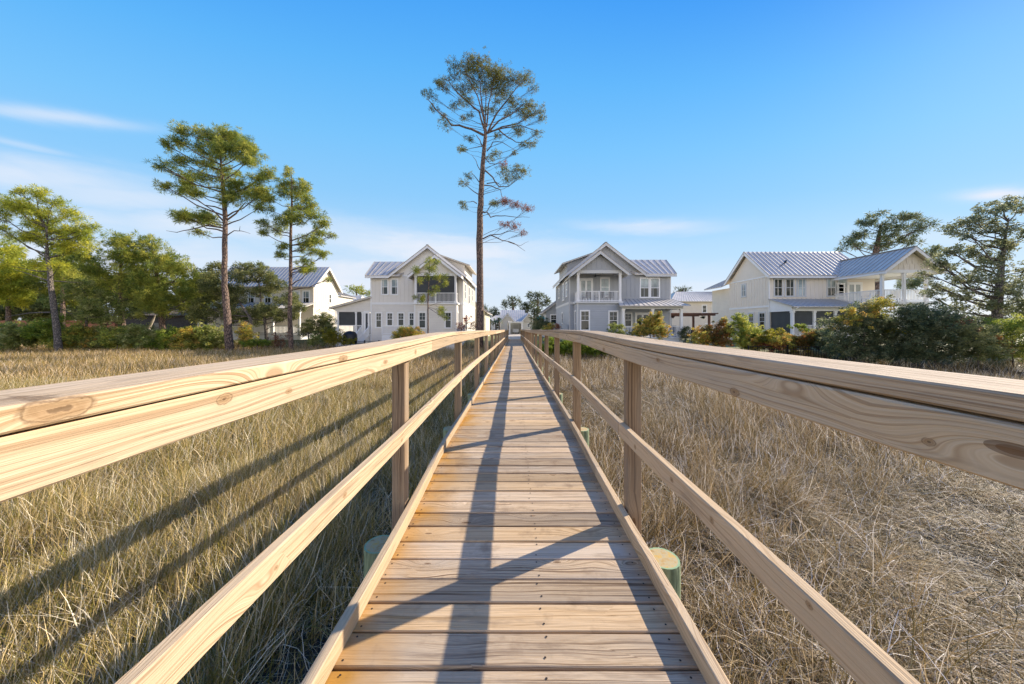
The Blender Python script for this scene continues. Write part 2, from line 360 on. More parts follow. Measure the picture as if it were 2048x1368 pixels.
for sd in (-1, 1):
    nm = 'left' if sd < 0 else 'right'
    top = 1.181 if sd < 0 else 1.199
    wx1 = wobble(3+sd, .006, 3.1); wz1 = wobble(9+sd, .004, 4.0); wx2 = wobble(21+sd, .010, 3.4); wz2 = wobble(31+sd, .009, 2.9)
    railz = lambda Y: deckz(Y) + (0 if Y > 6 else 0)
    R = Beams(); run(R, sd*.789, lambda Y: railz(Y)+top-.019, -.9, END, .184, .038, 4.88, wx1, wz1, first=3.2 if sd>0 else 5.9, tone=(0,.75,.3) if sd<0 else None); R.build('handrail', [M['railtop'] if sd>0 else M['rail'], M['screw']], bw)
    R = Beams(); run(R, sd*.719, lambda Y: railz(Y)+top-.043-.0445, -.9, END, .038, .089, 4.88, None, wz1, first=3.73 if sd<0 else 6.1)
    
    for yy in ([2.29+2.33*k for k in range(-1, 8)] if sd < 0 else [2.21+1.98*k for k in range(-1, 9)]):
        for q in (-.022, .024): R.disc((sd*.6996, yy+random.uniform(-.012,.012)+q*.4, railz(yy)+top-.0875+q), .0055, Vector((-sd,0,0)), 7)
    R.build('rail_board', [M['rail'], M['screw']], bw)
    if sd > 0:
        R = Beams(); run(R, sd*.897, lambda Y: railz(Y)+top-.002-.0445, -.9, END, .036, .089, 4.88, None, wz1, first=2.1); R.build('outer_rail_board', [M['rail'], M['screw']], bw)
    R = Beams(); run(R, sd*.719, lambda Y: deckz(Y)+.588, -.9, END, .038, .089, 4.88, wx2, wz2, first=5.6 if sd<0 else 3.15)
    R.build('mid_rail', [M['rail'], M['screw']], bw)
    wx3 = wobble(41+sd, .010 if sd<0 else .005, 2.6)
    R = Beams(); run(R, sd*.708, lambda Y: deckz(Y)+.041, .2, END, .042, .081, 3.66, wx3, None, first=2.6); R.build('kerb_board', [M['rail'], M['screw']], bw)
    # structure below
    R = Beams()
    for xx in (.70, .05): run(R, sd*xx, lambda Y: deckz(Y)-.04-.09, .2, END, .038, .18, 4.88)
    R.build('stringer', [M['post'], M['screw']], bw)
    ys = [2.29+2.33*k for k in range(-1, 16)] if sd < 0 else [2.21+1.98*k for k in range(-1, 19)]
    ys = [v for v in ys if v < END-.3]+[END-.06]
    protos = []
    for i, yy in enumerate(ys):
        if i < 5:
            R = Beams(); hgt = top-.043+.30
            R.beam([(0,0,-.30), (0,0,.5), (0,0,top-.043)], .089, .089, .005, side=(1,0,0))
            R.v = R.v; o = R.build('post', [M['post'], M['screw']], bw); protos.append(o)
        else:
            o = protos[random.choice([1,2,3,4])].copy(); link(o); o.parent = bw
        o.location = (sd*(.785+wx1(yy)*.3), yy, deckz(yy))
    # round piles
    pr = None
    for k in range(-1, 16):
        yy = (2.02 if sd > 0 else 2.22)+2.44*k
        if yy > END-1 or yy < -.6: continue
        if pr is None:
            mb = MB(); n = 20; prof = [(-1.6,.103),(-.02,.098),(0,.096)]
            mb.tube([(0,0,z) for z, r in prof], [r for z, r in prof], n, 0, False)
            mb.v += [(math.cos(6.2832*k2/n)*.096, math.sin(6.2832*k2/n)*.096, 0) for k2 in range(n)]
            mb.f.append(tuple(range(len(mb.v)-n, len(mb.v)))); mb.m.append(1)
            pr = o = mb.build('pile', [M['pile'], M['piletop']], bw)
        else: o = pr.copy(); link(o); o.parent = bw
        o.location = (sd*.90, yy, deckz(yy)-(.175 if sd < 0 else .125)); o.rotation_euler = (0, 0, random.uniform(0, 6))
for k in range(16):
    yy = 2.1+2.44*k
    if yy < END-1:
        R = Beams(); R.beam([(-.84, yy-.0, deckz(yy)-.30), (.84, yy, deckz(yy)-.30)], .09, .14, .004); R.build('cross_beam', [M['post'], M['screw']], bw)
# ---------------------------------------------------------------- ground
SHORE = [(-80,31.5),(-6,31.5),(-1.5,30),(1.5,26.5),(9,24),(17,20.5),(24,15.5),(40,14.0),(80,13)]
def shore(X): return lerp_tab(SHORE, X)
def ground_z(X, Y):
    t = min(1, max(0, (Y-shore(X))/3.5)); t = t*t*(3-2*t)
    base = .85-.10*min(1, max(0, (Y-38)/25))-.14*max(0, min(1, (4.2-abs(X))/1.5))*min(1, max(0, (Y-30)/6))
    return t*base + (1-t)*(.03*math.sin(X*.9+1)*math.cos(Y*.8))
gx = np.concatenate([np.linspace(-600,-70,14), np.linspace(-66,66,133), np.linspace(70,600,14)])
gy = np.concatenate([np.linspace(-60,-4,8), np.linspace(-3,60,64), np.linspace(64,160,20), np.linspace(200,1500,12)])
V = np.array([(x, y, ground_z(x, y)) for y in gy for x in gx]); nx = len(gx)
Q = np.array([(j*nx+i, j*nx+i+1, (j+1)*nx+i+1, (j+1)*nx+i) for j in range(len(gy)-1) for i in range(nx-1)])
def groundm():
    m, nt, b = newmat('marsh_and_lawn'); tc = nd(nt, 'ShaderNodeTexCoord'); s = nd(nt, 'ShaderNodeSeparateXYZ'); nt.links.new(tc.outputs['Object'], s.inputs[0])
    n = noise(nt, tc.outputs['Object'], 6, 5, .7); n2 = noise(nt, tc.outputs['Object'], .35, 4, .6)
    mud = ramp(nt, [(.3,(.018,.016,.013)), (.55,(.05,.04,.026)), (.75,(.12,.095,.055))]); nt.links.new(n, mud.inputs[0])
    lawn = ramp(nt, [(.3,(.10,.12,.03)), (.55,(.19,.18,.06)), (.75,(.28,.23,.10))]); nt.links.new(n2, lawn.inputs[0])
    t = math_(nt,'MULTIPLY', math_(nt,'SUBTRACT', s.outputs[2], .25), 3, clamp=True)
    nt.links.new(mix(nt, t, mud.outputs[0], lawn.outputs[0]), b.inputs['Base Color']); b.inputs['Roughness'].default_value = .85; bump(nt, b, n, .05); return m
g = fast_mesh('ground', V, 0, groundm(), quads=Q); tag(g, kind='structure'); g.data.polygons.foreach_set('use_smooth', [True]*len(g.data.polygons))
mb = MB(); mb.box(-1.0, 1.2, END+.01, 66, .55, .775); pth = mb.build('path', simple('sandy_path', (.50,.42,.31), .9, 0, .15, 5)); tag(pth, kind='structure')
# ---------------------------------------------------------------- marsh grass
def lowfreq(X, Y, s, seed):
    r = np.random.default_rng(seed); out = np.zeros_like(X)
    for i in range(7):
        a = r.uniform(0, 6.28); f = s*r.uniform(.5, 2.2); out += np.sin((X*math.cos(a)+Y*math.sin(a))*f+r.uniform(0, 6.28))
    return out/3.2
def blades(n, xr, yr, side, w, hgt, segs, lodged, pal, wts, leanmax=.5, seed=1, keep=None, base_z=0.0):
    r = np.random.default_rng(seed)
    X = r.uniform(xr[0], xr[1], n); Y = r.uniform(yr[0], yr[1], n)
    ok = (np.abs(X) < 1.62*Y+1.6)
    if keep is not None: ok &= keep(X, Y, r)
    sh = np.interp(X, [a for a, b in SHORE], [b for a, b in SHORE]); ok &= Y < sh+2.2
    pt = lowfreq(X, Y, 3.0, 21+int(side))+.6*lowfreq(X, Y, 7.0, 31); ok &= (pt > -.35) | (r.random(n) < .20)
    X, Y, sh = X[ok], Y[ok], sh[ok]; n = len(X)
    t = np.clip((Y-sh)/3.5, 0, 1); bz = t*t*(3-2*t)*.82-.02
    lf = lowfreq(X, Y, 1.3, 5); lf2 = lowfreq(X, Y, .35, 8)
    L = hgt*(1+.22*lf+.18*lowfreq(X, Y, 4.5, 17))*r.uniform(.6, 1.25, n)
    az = r.uniform(0, 6.2832, n)
    # combed direction, varies slowly over the marsh
    comb = lowfreq(X, Y, .5, 12)*1.6+1.0
    az = np.where(r.random(n) < .30, comb+r.normal(0, .9, n), az)
    th = np.abs(r.normal(0, leanmax, n)); 
    is_l = r.random(n) < lodged*(1+.6*lf2)
    bend = np.where(is_l, r.uniform(.9, 2.3, n), r.uniform(.0, .55, n)); th = np.where(is_l, th+.35, th)
    dx, dy = np.cos(az), np.sin(az)
    stem = r.random(n) < .10; az = np.where(stem, r.uniform(0, 6.2832, n), az); L = np.where(stem, L*1.12, L); th = np.where(stem, th+r.uniform(.1,.9,n), th); wd = w*r.uniform(.6, 1.3, n); pv = r.uniform(0, 3.1416, n); px, py = np.cos(pv), np.sin(pv)
    P = np.empty((n, segs+1, 2, 3)); cx, cy, cz = X.copy(), Y.copy(), bz.copy()
    tw = np.cumsum(r.normal(0, .28, (n, segs+1)), 1)
    for k in range(segs+1):
        ww = wd*(1-(k/segs)**2*.8)*.5
        P[:, k, 0] = np.c_[cx-px*ww, cy-py*ww, cz]; P[:, k, 1] = np.c_[cx+px*ww, cy+py*ww, cz]
        a = th+bend*(k+.5)/segs; sl = L/segs
        ddx = np.cos(az+tw[:, k]); ddy = np.sin(az+tw[:, k])
        cx = cx+np.sin(a)*ddx*sl; cy = cy+np.sin(a)*ddy*sl; cz = np.maximum(cz+np.cos(a)*sl, bz+.02)
    idx = np.arange(n*(segs+1)*2).reshape(n, segs+1, 2)
    Qd = np.stack([idx[:, :-1, 0], idx[:, :-1, 1], idx[:, 1:, 1], idx[:, 1:, 0]], -1).reshape(-1, 4)
    pal = np.array(pal); pw = np.array(wts, float)
    g = lf2*.5+.5; pwn = np.tile(pw, (n, 1)); pwn[:, :2] *= np.clip(.5+g, .3, 1.6)[:, None]; pwn /= pwn.sum(1, keepdims=True)
    c = (r.random(n)[:, None] > pwn.cumsum(1)).sum(1).clip(0, len(pal)-1); c = np.where(stem, len(pal)-1, c)
    colr = pal[c]*r.uniform(.6, 1.3, (n, 1)); 
    T = np.repeat(colr[:, None, :], (segs+1)*2, 1).reshape(-1, 3)
    return P.reshape(-1, 3), Qd, T
GL = [(.18,.165,.028), (.31,.245,.05), (.48,.35,.135), (.68,.52,.27), (.90,.79,.57)]
GR = [(.12,.095,.03), (.25,.175,.06), (.39,.275,.135), (.57,.44,.27), (.92,.82,.68)]
def join(parts):
    V, Qs, T = [], [], []; o = 0
    for v, q, t in parts: V.append(v); Qs.append(q+o); T.append(t); o += len(v)
    return np.concatenate(V), np.concatenate(Qs), np.concatenate(T)
def thin(lo, hi, p):  # fewer blades in the strip beside the boardwalk
    return lambda X, Y, r: ((np.abs(X) < lo) | (np.abs(X) > hi)) | (r.random(len(X)) < p)
wl = [.20,.25,.26,.20,.09]; wr = [.18,.24,.26,.22,.10]
Lp = [blades(150000, (-9.5,-.95), (1.0,5.5), -1, .0062, .50, 5, .48, GL, wl, .42, 1, thin(0,1.75,.40)),
      blades(200000, (-20,-.9), (5.5,13), -1, .0092, .48, 3, .42, GL, wl, .4, 2, thin(0,1.6,.5)),
      blades(230000, (-55,-.8), (12.5,34), -1, .016, .46, 2, .2, [tuple(c*f for c, f in zip(k,(.95,.88,.85))) for k in GL], [.12,.22,.32,.24,.1], .3, 3)]
V, Q, T = join(Lp); g = fast_mesh('marsh_grass', V, 0, M['grass'], T, quads=Q)
tag(g, 'upright golden green marsh grass left of the boardwalk', 'marsh grass', kind='stuff')
Rp = [blades(150000, (.95,9.5), (1.0,5.5), 1, .0060, .58, 6, .74, GR, wr, .5, 4, thin(0,1.35,.6)),
      blades(190000, (.9,20), (5.5,13), 1, .0085, .54, 4, .65, GR, wr, .45, 5),
      blades(120000, (.8,42), (12.5,28), 1, .016, .46, 2, .3, GR, [.12,.24,.32,.24,.08], .3, 6)]
V, Q, T = join(Rp); g = fast_mesh('marsh_grass', V, 0, M['grass'], T, quads=Q)
tag(g, 'tangled dry grey tan marsh grass right of the boardwalk', 'marsh grass', kind='stuff')
Up = [blades(6000, (-.95,.95), (1.0,16), 1, .007, .42, 3, .3, GR, wr, .35, 7)]
V, Q, T = join(Up); g = fast_mesh('marsh_grass', V, 0, M['grass'], T, quads=Q)
tag(g, 'short shaded marsh grass underneath the boardwalk planks', 'marsh grass', kind='stuff')
# ---------------------------------------------------------------- trees and plants
PAL = {
 'pine':   [(.135,.194,.041), (.226,.283,.050), (.373,.394,.068), (.540,.495,.090)],
 'pineY':  [(.264,.330,.044), (.461,.482,.056), (.681,.615,.066), (.351,.374,.056)],
 'tall':   [(.11,.125,.03), (.18,.19,.045), (.25,.24,.06), (.19,.15,.05)],
 'oak':    [(.101,.128,.045), (.177,.202,.066), (.289,.301,.106), (.402,.378,.151)],
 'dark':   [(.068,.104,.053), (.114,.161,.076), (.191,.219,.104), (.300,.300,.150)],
 'hedge':  [(.124,.186,.035), (.250,.311,.057), (.464,.499,.092), (.685,.621,.124)],
 'yellow': [(.300,.270,.020), (.400,.340,.030), (.200,.200,.030), (.120,.140,.030)],
 'lime':   [(.187,.273,.029), (.287,.359,.043), (.129,.187,.029), (.374,.402,.071)],
 'orange': [(.420,.160,.040), (.360,.200,.060), (.160,.150,.040), (.100,.110,.030)],
 'red':    [(.260,.050,.030), (.340,.100,.050), (.220,.090,.050)],
 'rust':   [(.280,.100,.050), (.200,.090,.050), (.330,.140,.070)],
 'autumn': [(.645,.515,.086), (.300,.323,.064), (.171,.215,.054), (.730,.430,.107)],
 'far':    [(.064,.082,.040), (.100,.118,.055), (.146,.155,.073)],
 'lightg': [(.231,.278,.068), (.370,.393,.116), (.509,.485,.185), (.162,.208,.047)],
 'greyoak': [(.133,.156,.077), (.204,.235,.117), (.281,.296,.156), (.375,.360,.188)],
}
def unit(r, n):
    v = r.normal(size=(n, 3)); return v/np.linalg.norm(v, axis=1, keepdims=True)
def puffs(C, R, n, ll, lw, pal, needle, r, up=.35, tone=None):
    N = len(C); K = N*n; c = np.repeat(C, n, 0); R = np.repeat(R, n)[:, None]
    tb = r.integers(0, len(pal), N) if tone is None else tone
    u = unit(r, K)
    if needle:
        u[:, 2] += up; u /= np.linalg.norm(u, axis=1, keepdims=True)
        a = c+u*R*r.uniform(.05, .5, (K, 1)); L = ll*r.uniform(.6, 1.25, (K, 1)); b = a+u*L; b[:, 2] -= L[:, 0]*.12
        s = np.cross(u, unit(r, K)); s /= np.linalg.norm(s, axis=1, keepdims=True)+1e-6; w = lw*r.uniform(.6, 1.3, (K, 1))*.5
        P = np.stack([a-s*w*.5, b*.45+a*.55-s*w, b, b*.45+a*.55+s*w], 1)
    else:
        p = c+u*R*r.uniform(.15, 1, (K, 1))**.6*np.array([1, 1, .8]); d = unit(r, K); d[:, 2] *= .6
        s = np.cross(d, unit(r, K)); s /= np.linalg.norm(s, axis=1, keepdims=True)+1e-6
        L = ll*r.uniform(.5, 1.3, (K, 1)); w = lw*r.uniform(.6, 1.2, (K, 1))*.5
        P = np.stack([p-d*L*.5, p-s*w, p+d*L*.5, p+s*w], 1)
    pal = np.array(pal); base = pal[np.repeat(tb, n)]; alt = pal[r.integers(0, len(pal), K)]
    col = (base*.7+alt*.3)*r.uniform(.7, 1.3, (K, 1))
    return P.reshape(-1, 3), np.repeat(col, 4, 0)
def plant(name, label, cat, base, blobs, trunk, pal, needle=True, dens=1.0, puff=.34, n=38, leaf=(.34,.035), bark='bark_pine', branches=True, twigs=6, wisp=0,
          seed=0, depth=.8, group=None, extra=(), limbw=1.0, tr_sides=10, attach=(.35,.9), trunk_name='trunk'):
    """base: world point; blobs: [(centre, rx, rz, palette or None)]; trunk: [(point, radius)]; extra: explicit limbs [(pts, r0, r1)]"""
    r = np.random.default_rng(seed+100); rr = random.Random(seed)
    root = thing(name, label, cat, base, group)
    Z0 = base[1]; Vs, Ts = [], []; mbl = MB(); groups = {}
    for (c, rx, rz, pk) in blobs:
        c = np.array(c, float); c[1] += rr.uniform(-1, 1)*depth*max(rx, 1.0)*1.2
        k = max(3, int(round(dens*(4.0 if needle else 4.6)*(rx*max(rz, .22))/(puff*puff)+1)))
        u = unit(r, k)*(r.uniform(.25, 1, (k, 1))**.5) if not wisp else np.clip(r.normal(0, wisp, (k, 3)), -1.25, 1.25); pts = c+u*np.array([rx, rx*.9, rz])
        groups.setdefault(pk or pal, []).append(pts)
        if branches and trunk:
            tp = [Vector(p) for p, _ in trunk]; ztop = tp[-1].z; zb = tp[0].z; H = ztop-zb
            hd = math.hypot(c[0]-tp[-1].x, c[1]-tp[-1].y)
            za = min(max(c[2]-hd*rr.uniform(.25, .6), zb+H*attach[0]), zb+H*.97)
            A = None
            for q, w in zip(tp, tp[1:]):
                if q.z <= za <= w.z or w == tp[-1]:
                    f = min(1, max(0, (za-q.z)/max(1e-3, w.z-q.z))); A = q.lerp(w, f); break
            Cv = Vector(c.tolist()); mid = A.lerp(Cv, .5)+Vector((rr.uniform(-.15,.15), rr.uniform(-.15,.15), -.08*(Cv-A).length+rr.uniform(-.1,.1)))
            m1 = A.lerp(mid, .5)+Vector((rr.uniform(-.08,.08), 0, rr.uniform(-.05,.1)))
            r0 = (.025+.011*(Cv-A).length)*limbw
            mbl.tube([A, m1, mid, mid.lerp(Cv, .55)+Vector((0,0,rr.uniform(-.05,.1))), Cv], [r0, r0*.85, r0*.65, r0*.45, r0*.3], 5, cap=False)
            for p in pts[:min(len(pts), twigs)]:
                P = Vector(p.tolist()); st = mid.lerp(Cv, rr.uniform(.3, 1)); mbl.tube([st, st.lerp(P, .5)+Vector((0,0,-.05)), P], [r0*.3, r0*.22, r0*.12], 3, cap=False)
    for pts_, r0, r1 in extra:
        k = len(pts_); mbl.tube(pts_, [r0+(r1-r0)*i/(k-1) for i in range(k)], 6, cap=False)
    for pk, lst in groups.items():
        C = np.concatenate(lst); v, t = puffs(C, np.full(len(C), puff)*r.uniform(.7, 1.25, len(C)), n, leaf[0], leaf[1], PAL[pk], needle, r); Vs.append(v); Ts.append(t)
    if Vs:
        v = np.concatenate(Vs); fast_mesh('crown' if trunk_name == 'trunk' else 'foliage', v, len(v)//4, M['leaf'], np.concatenate(Ts), root)
    if trunk:
        mb = MB(); 
        pts = [Vector(p) for p, _ in trunk]; rad = [q for _, q in trunk]; P2, R2 = [], []
        for i in range(len(pts)-1):
            for s in range(4):
                f = s/4; P2.append(pts[i].lerp(pts[i+1], f)+(Vector((rr.uniform(-1,1), rr.uniform(-1,1), 0))*rad[i]*.10 if s else Vector())); R2.append(rad[i]+(rad[i+1]-rad[i])*f)
        P2.append(pts[-1]); R2.append(rad[-1]); mb.tube(P2, R2, tr_sides, wob=.12); mb.build(trunk_name, M[bark], root, smooth=True)
    if mbl.v: mbl.build('limbs', M[bark], root, smooth=True)
    return root
def mapper(ox, oy, s, Z):
    def f(x, y, dz=0): return W(ox+x/s, oy+y/s, Z+dz)
    f.u = Z/F/s     # metres per zoomed pixel
    f.Z = Z
    return f
def blobl(f, L, pk=None, kx=1.0, kz=1.0):
    return [(f(b[0], b[1]), b[2]*f.u*kx, b[3]*f.u*kz, (b[4] if len(b) > 4 else pk)) for b in L]
def trunkl(f, L, ground=True):
    out = [(f(x, y), r) for x, y, r in L]
    if ground:
        p = out[0][0]; out[0] = (Vector((p.x, p.y, ground_z(p.x, p.y)-.15)), out[0][1])
    return out
def base_of(tr): p = tr[0][0]; return (p.x, p.y, ground_z(p.x, p.y))
# --- the tall thin pine
f = mapper(820, 100, 3.257, 30.5)
tr = trunkl(f, [(452,1925,.36),(455,1368,.31),(455,1100,.285),(465,900,.25),(478,700,.20),(492,560,.16),(488,480,.12),(474,400,.08),(462,300,.05),(452,150,.02)])
bl = [(140,325,30,18),(170,400,22,12),(215,410,18,10),(240,520,30,14),(205,180,26,18),(190,230,18,10),(225,280,28,16),(300,150,34,20),(290,200,28,16),(400,95,48,24),(350,120,36,22),(330,210,38,22),(360,270,30,18),
      (460,100,55,26),(520,120,55,28),(590,150,50,34),(610,215,36,26),(560,190,50,28),(430,160,55,30),(480,200,50,26),(400,180,36,24),(610,270,40,18),(540,250,44,20),(720,170,36,22),(760,205,32,20),(800,235,24,14),(690,205,30,18),
      (830,400,38,24),(780,335,34,22),(700,350,38,22),(655,345,28,18),(740,390,38,18),(860,425,20,14),(760,430,28,14),(830,530,26,10),(700,520,26,12),(800,590,30,12),(740,615,20,8),(710,545,30,16),
      (570,590,18,8),(680,650,14,7),(330,630,20,12),(390,605,22,10),(350,670,14,8),(560,690,28,14),(520,690,18,12),(600,745,18,10,'rust'),(610,800,32,18),(690,805,34,18),(750,800,22,14),(640,850,26,14),(700,850,22,10),
      (345,850,22,14),(390,850,20,12),(335,985,15,8),(350,1015,16,8),(600,985,30,14,'rust'),(700,1020,32,14,'rust'),(770,1045,26,14,'rust'),(560,1010,20,14),(640,985,20,12,'rust'),(540,985,14,10),(620,1150,24,12,'rust'),(680,1150,28,14,'rust'),(740,1175,18,12,'rust'),
      (380,375,28,12),(310,330,26,12),(280,350,20,10),(530,410,26,12),(570,350,24,12),(600,300,28,14),(350,440,18,8),(400,450,16,8),(640,385,26,12),(480,380,20,10)]
def ex(L, r0, r1, j=.5):
    rr = random.Random(len(L)*7+int(L[0][0]*3+L[-1][0])); out = []; dz = rr.uniform(-1.4, 1.4); P = []
    for i, (x, y) in enumerate(L): P.append(f(x, y, dz*i/(len(L)-1)))
    for a, b in zip(P, P[1:]):
        out += [a, a.lerp(b, .5)+Vector((rr.uniform(-.05,.05), 0, rr.uniform(-.05,.05)))]
    out.append(P[-1]); return (out, r0, r1)
E = [ex([(480,555),(400,515),(320,490),(270,490),(230,440),(170,390),(115,320)], .11, .03), ex([(485,520),(450,400),(380,340),(310,280),(250,200),(200,180)], .09,.02), ex([(488,490),(440,300),(390,200),(350,110)],.07,.015),
     ex([(490,480),(495,300),(480,150),(455,90)],.06,.015), ex([(500,500),(512,350),(545,200),(590,120)],.08,.015), ex([(505,540),(560,420),(640,320),(700,240),(760,190)],.10,.02), ex([(505,545),(580,460),(660,420),(740,350),(820,370)],.09,.02),
     ex([(510,540),(600,500),(700,480),(780,430),(850,410)],.08,.015), ex([(520,530),(600,510),(720,490),(800,520),(870,540)],.07,.015), ex([(580,520),(640,570),(690,600),(760,600),(830,600)],.06,.015), ex([(500,660),(540,600),(600,600),(680,650)],.055,.015),
     ex([(475,630),(455,585),(432,555)],.06,.03), ex([(480,625),(400,640),(330,660)],.04,.012), ex([(455,780),(430,720),(400,680)],.04,.01), ex([(485,700),(520,740),(590,740),(615,740)],.045,.012), ex([(490,785),(540,830),(580,890),(640,890),(720,830),(760,800)],.07,.012),
     ex([(480,880),(530,885),(590,910),(605,970)],.06,.02), ex([(450,860),(420,820),(390,790)],.045,.015), ex([(445,940),(400,910),(350,870),(330,830)],.045,.012), ex([(435,1000),(410,985),(370,990),(330,1030)],.045,.012),
     ex([(470,1055),(500,1055),(525,1090),(560,1080),(620,1080),(700,1090),(780,1090)],.07,.012), ex([(500,1055),(540,1000),(620,985),(700,1010),(800,1050)],.04,.01), ex([(475,1230),(525,1205),(600,1240),(680,1260),(750,1310)],.07,.012), ex([(640,1250),(720,1275),(775,1245)],.03,.008), ex([(525,1205),(590,1200),(650,1180),(740,1200)],.045,.01), ex([(500,870),(560,860),(590,880)],.05,.02)]
plant('pine_tree', 'very tall bare trunked pine with sparse thin crown beside the boardwalk end', 'pine tree', base_of(tr), blobl(f, bl, None, 1.1, 1.2), tr, 'tall', True, 2.1, .16, 13, (.20,.034), extra=E, seed=1, depth=.7, limbw=.30, attach=(.30,.9), twigs=16, wisp=.72)
# --- broad pine left
f = mapper(300, 230, 2.79, 29)
tr = trunkl(f, [(447,1290,.34),(430,1100,.27),(415,950,.22),(418,800,.20),(420,600,.18),(410,430,.15),(400,300,.09),(380,110,.03)])
bl = [(380,75,55,26),(290,85,50,22),(230,115,48,22),(165,150,42,22),(330,130,70,30),(440,125,60,26),(500,155,50,26),(555,195,48,28),(140,190,34,16),(250,180,60,24),(380,200,60,28),(470,220,60,28),(565,245,55,26),(100,300,40,18),(160,330,46,26),(230,285,50,22),(330,280,50,20),(400,320,60,28),(300,350,60,22),
      (620,310,40,26),(580,285,40,18),(210,385,40,16),(170,415,50,20),(140,420,34,16),(290,450,50,18),(480,400,60,36),(560,410,66,40),(635,450,42,34),(450,440,46,22),(620,525,24,16),(490,495,46,22),(140,548,52,16),(205,575,56,22),(265,570,64,26),(335,580,52,24),(238,640,30,12),(600,350,40,22),(430,90,40,20)]
tree_ex = []
for L, a, b in (([(430,672),(470,645),(510,647),(560,662)],.05,.012), ([(500,647),(503,620)],.025,.01), ([(405,630),(330,612),(220,640),(150,655),(90,645)],.07,.012), ([(408,590),(350,530),(270,480),(200,450)],.07,.02), ([(425,590),(480,550),(530,490),(600,520)],.08,.02)): tree_ex.append(ex(L, a, b))
plant('pine_tree', 'broad crowned pine with long trunk standing in the marsh edge left', 'pine tree', base_of(tr), blobl(f, bl, None, 1.08, 1.3), tr, 'pine', True, 1.5, .25, 40, (.31,.034), wisp=.52, extra=tree_ex, seed=2, attach=(.5,.9))
# --- narrow pine
f = mapper(300, 230, 2.79, 30)
tr = trunkl(f, [(788,1280,.21),(780,1100,.17),(785,900,.145),(785,700,.12),(792,500,.085),(790,320,.02)])
bl = [(790,330,24,18),(762,370,32,22),(838,370,28,18),(722,388,24,14),(800,410,48,22),(880,410,22,16),(760,440,38,22),(850,460,48,22),(885,500,34,22),(710,490,28,18),(790,510,38,22),(850,520,36,18),(690,540,24,16),(740,550,34,18),(760,600,48,22),(850,590,56,26),(930,570,48,22),(978,620,34,22),(650,610,28,18),(642,660,24,18),(700,640,34,18),(930,650,38,18),(1000,660,18,10),(870,700,48,26),(930,710,42,22),(975,780,24,18),(760,740,28,18),(750,790,24,18),(820,740,28,12),(890,830,38,18),(850,865,38,14,'pineY'),(930,870,18,12),(960,910,16,8),(905,760,40,16)]
plant('pine_tree', 'slender narrow pine right of the broad marsh pine', 'pine tree', base_of(tr), blobl(f, bl, None, 1.08, 1.3), tr, 'pine', True, 1.35, .22, 38, (.27,.032), wisp=.52, seed=3, attach=(.35,.9))
# --- far-left bright pine
f = mapper(0, 360, 3.42, 29)
tr = trunkl(f, [(405,1165,.25),(380,950,.20),(350,750,.17),(340,620,.15),(322,520,.11),(318,300,.04)])
bl = [(300,105,56,26),(210,100,36,18),(370,150,50,26),(60,160,60,28),(130,195,70,34),(230,205,60,34),(320,230,60,36),(430,222,56,30),(50,250,60,30),(180,285,76,34),(300,330,76,36),(420,320,66,34),(540,300,40,18),(120,372,60,26),(230,400,66,30),(360,420,76,34),(480,390,60,30),(560,350,26,12),(450,470,56,26),(255,575,60,26),(470,600,46,24),(15,340,40,28),(500,440,50,24)]
plant('pine_tree', 'yellow green pine with grey leaning trunk at the far left edge', 'pine tree', base_of(tr), blobl(f, bl, None, 1.1, 1.3), tr, 'pineY', True, 1.35, .26, 40, (.32,.036), wisp=.55, bark='bark_grey', seed=4, attach=(.35,.9),
      extra=[ex([(330,690),(220,650),(90,612)],.06,.015), ex([(370,690),(560,702)],.05,.015), ex([(345,905),(200,910),(30,940)],.06,.02), ex([(335,540),(240,480),(100,400),(0,330)],.06,.02), ex([(330,625),(200,615),(80,590)],.05,.015)])
# --- bushy pines left
f = mapper(0, 360, 3.42, 33.5)
tr = trunkl(f, [(1125,1050,.26),(1100,880,.22),(1080,700,.15),(1050,500,.04)])
bl = [(980,425,46,30),(1060,465,48,28),(1180,530,38,22),(1040,540,70,36),(1100,600,78,40),(1220,600,74,40),(1320,625,48,28),(1050,700,86,40),(1200,700,86,40),(1335,695,46,36),(1150,800,86,44),(1280,800,66,54),(1050,850,76,28),(1250,880,66,44),(1360,800,40,50),(1140,860,70,40)]
plant('pine_tree', 'bushy low pine in front of the dark cabin', 'pine tree', base_of(tr), blobl(f, bl, None, 1.2, 1.45), tr, 'pine', True, 1.5, .32, 44, (.34,.042), wisp=.58, seed=5, attach=(.2,.9))
tr = trunkl(f, [(850,1050,.24),(830,880,.2),(820,700,.14),(830,480,.04)])
bl = [(740,430,48,26),(830,420,48,26),(900,430,48,26),(760,520,86,36),(900,520,76,38),(650,540,56,28),(600,600,56,32),(700,620,78,38),(850,620,86,38),(980,620,86,38),(900,700,86,38),(750,700,68,30),(1000,780,76,34),(900,790,60,30),(650,700,60,34),(960,530,60,34)]
plant('pine_tree', 'bushy pine with darker spreading boughs left of the cabin', 'pine tree', base_of(tr), blobl(f, bl, None, 1.2, 1.45), tr, 'pine', True, 1.3, .34, 44, (.36,.045), wisp=.58, seed=6, attach=(.2,.9))
f = mapper(0, 360, 3.42, 39)
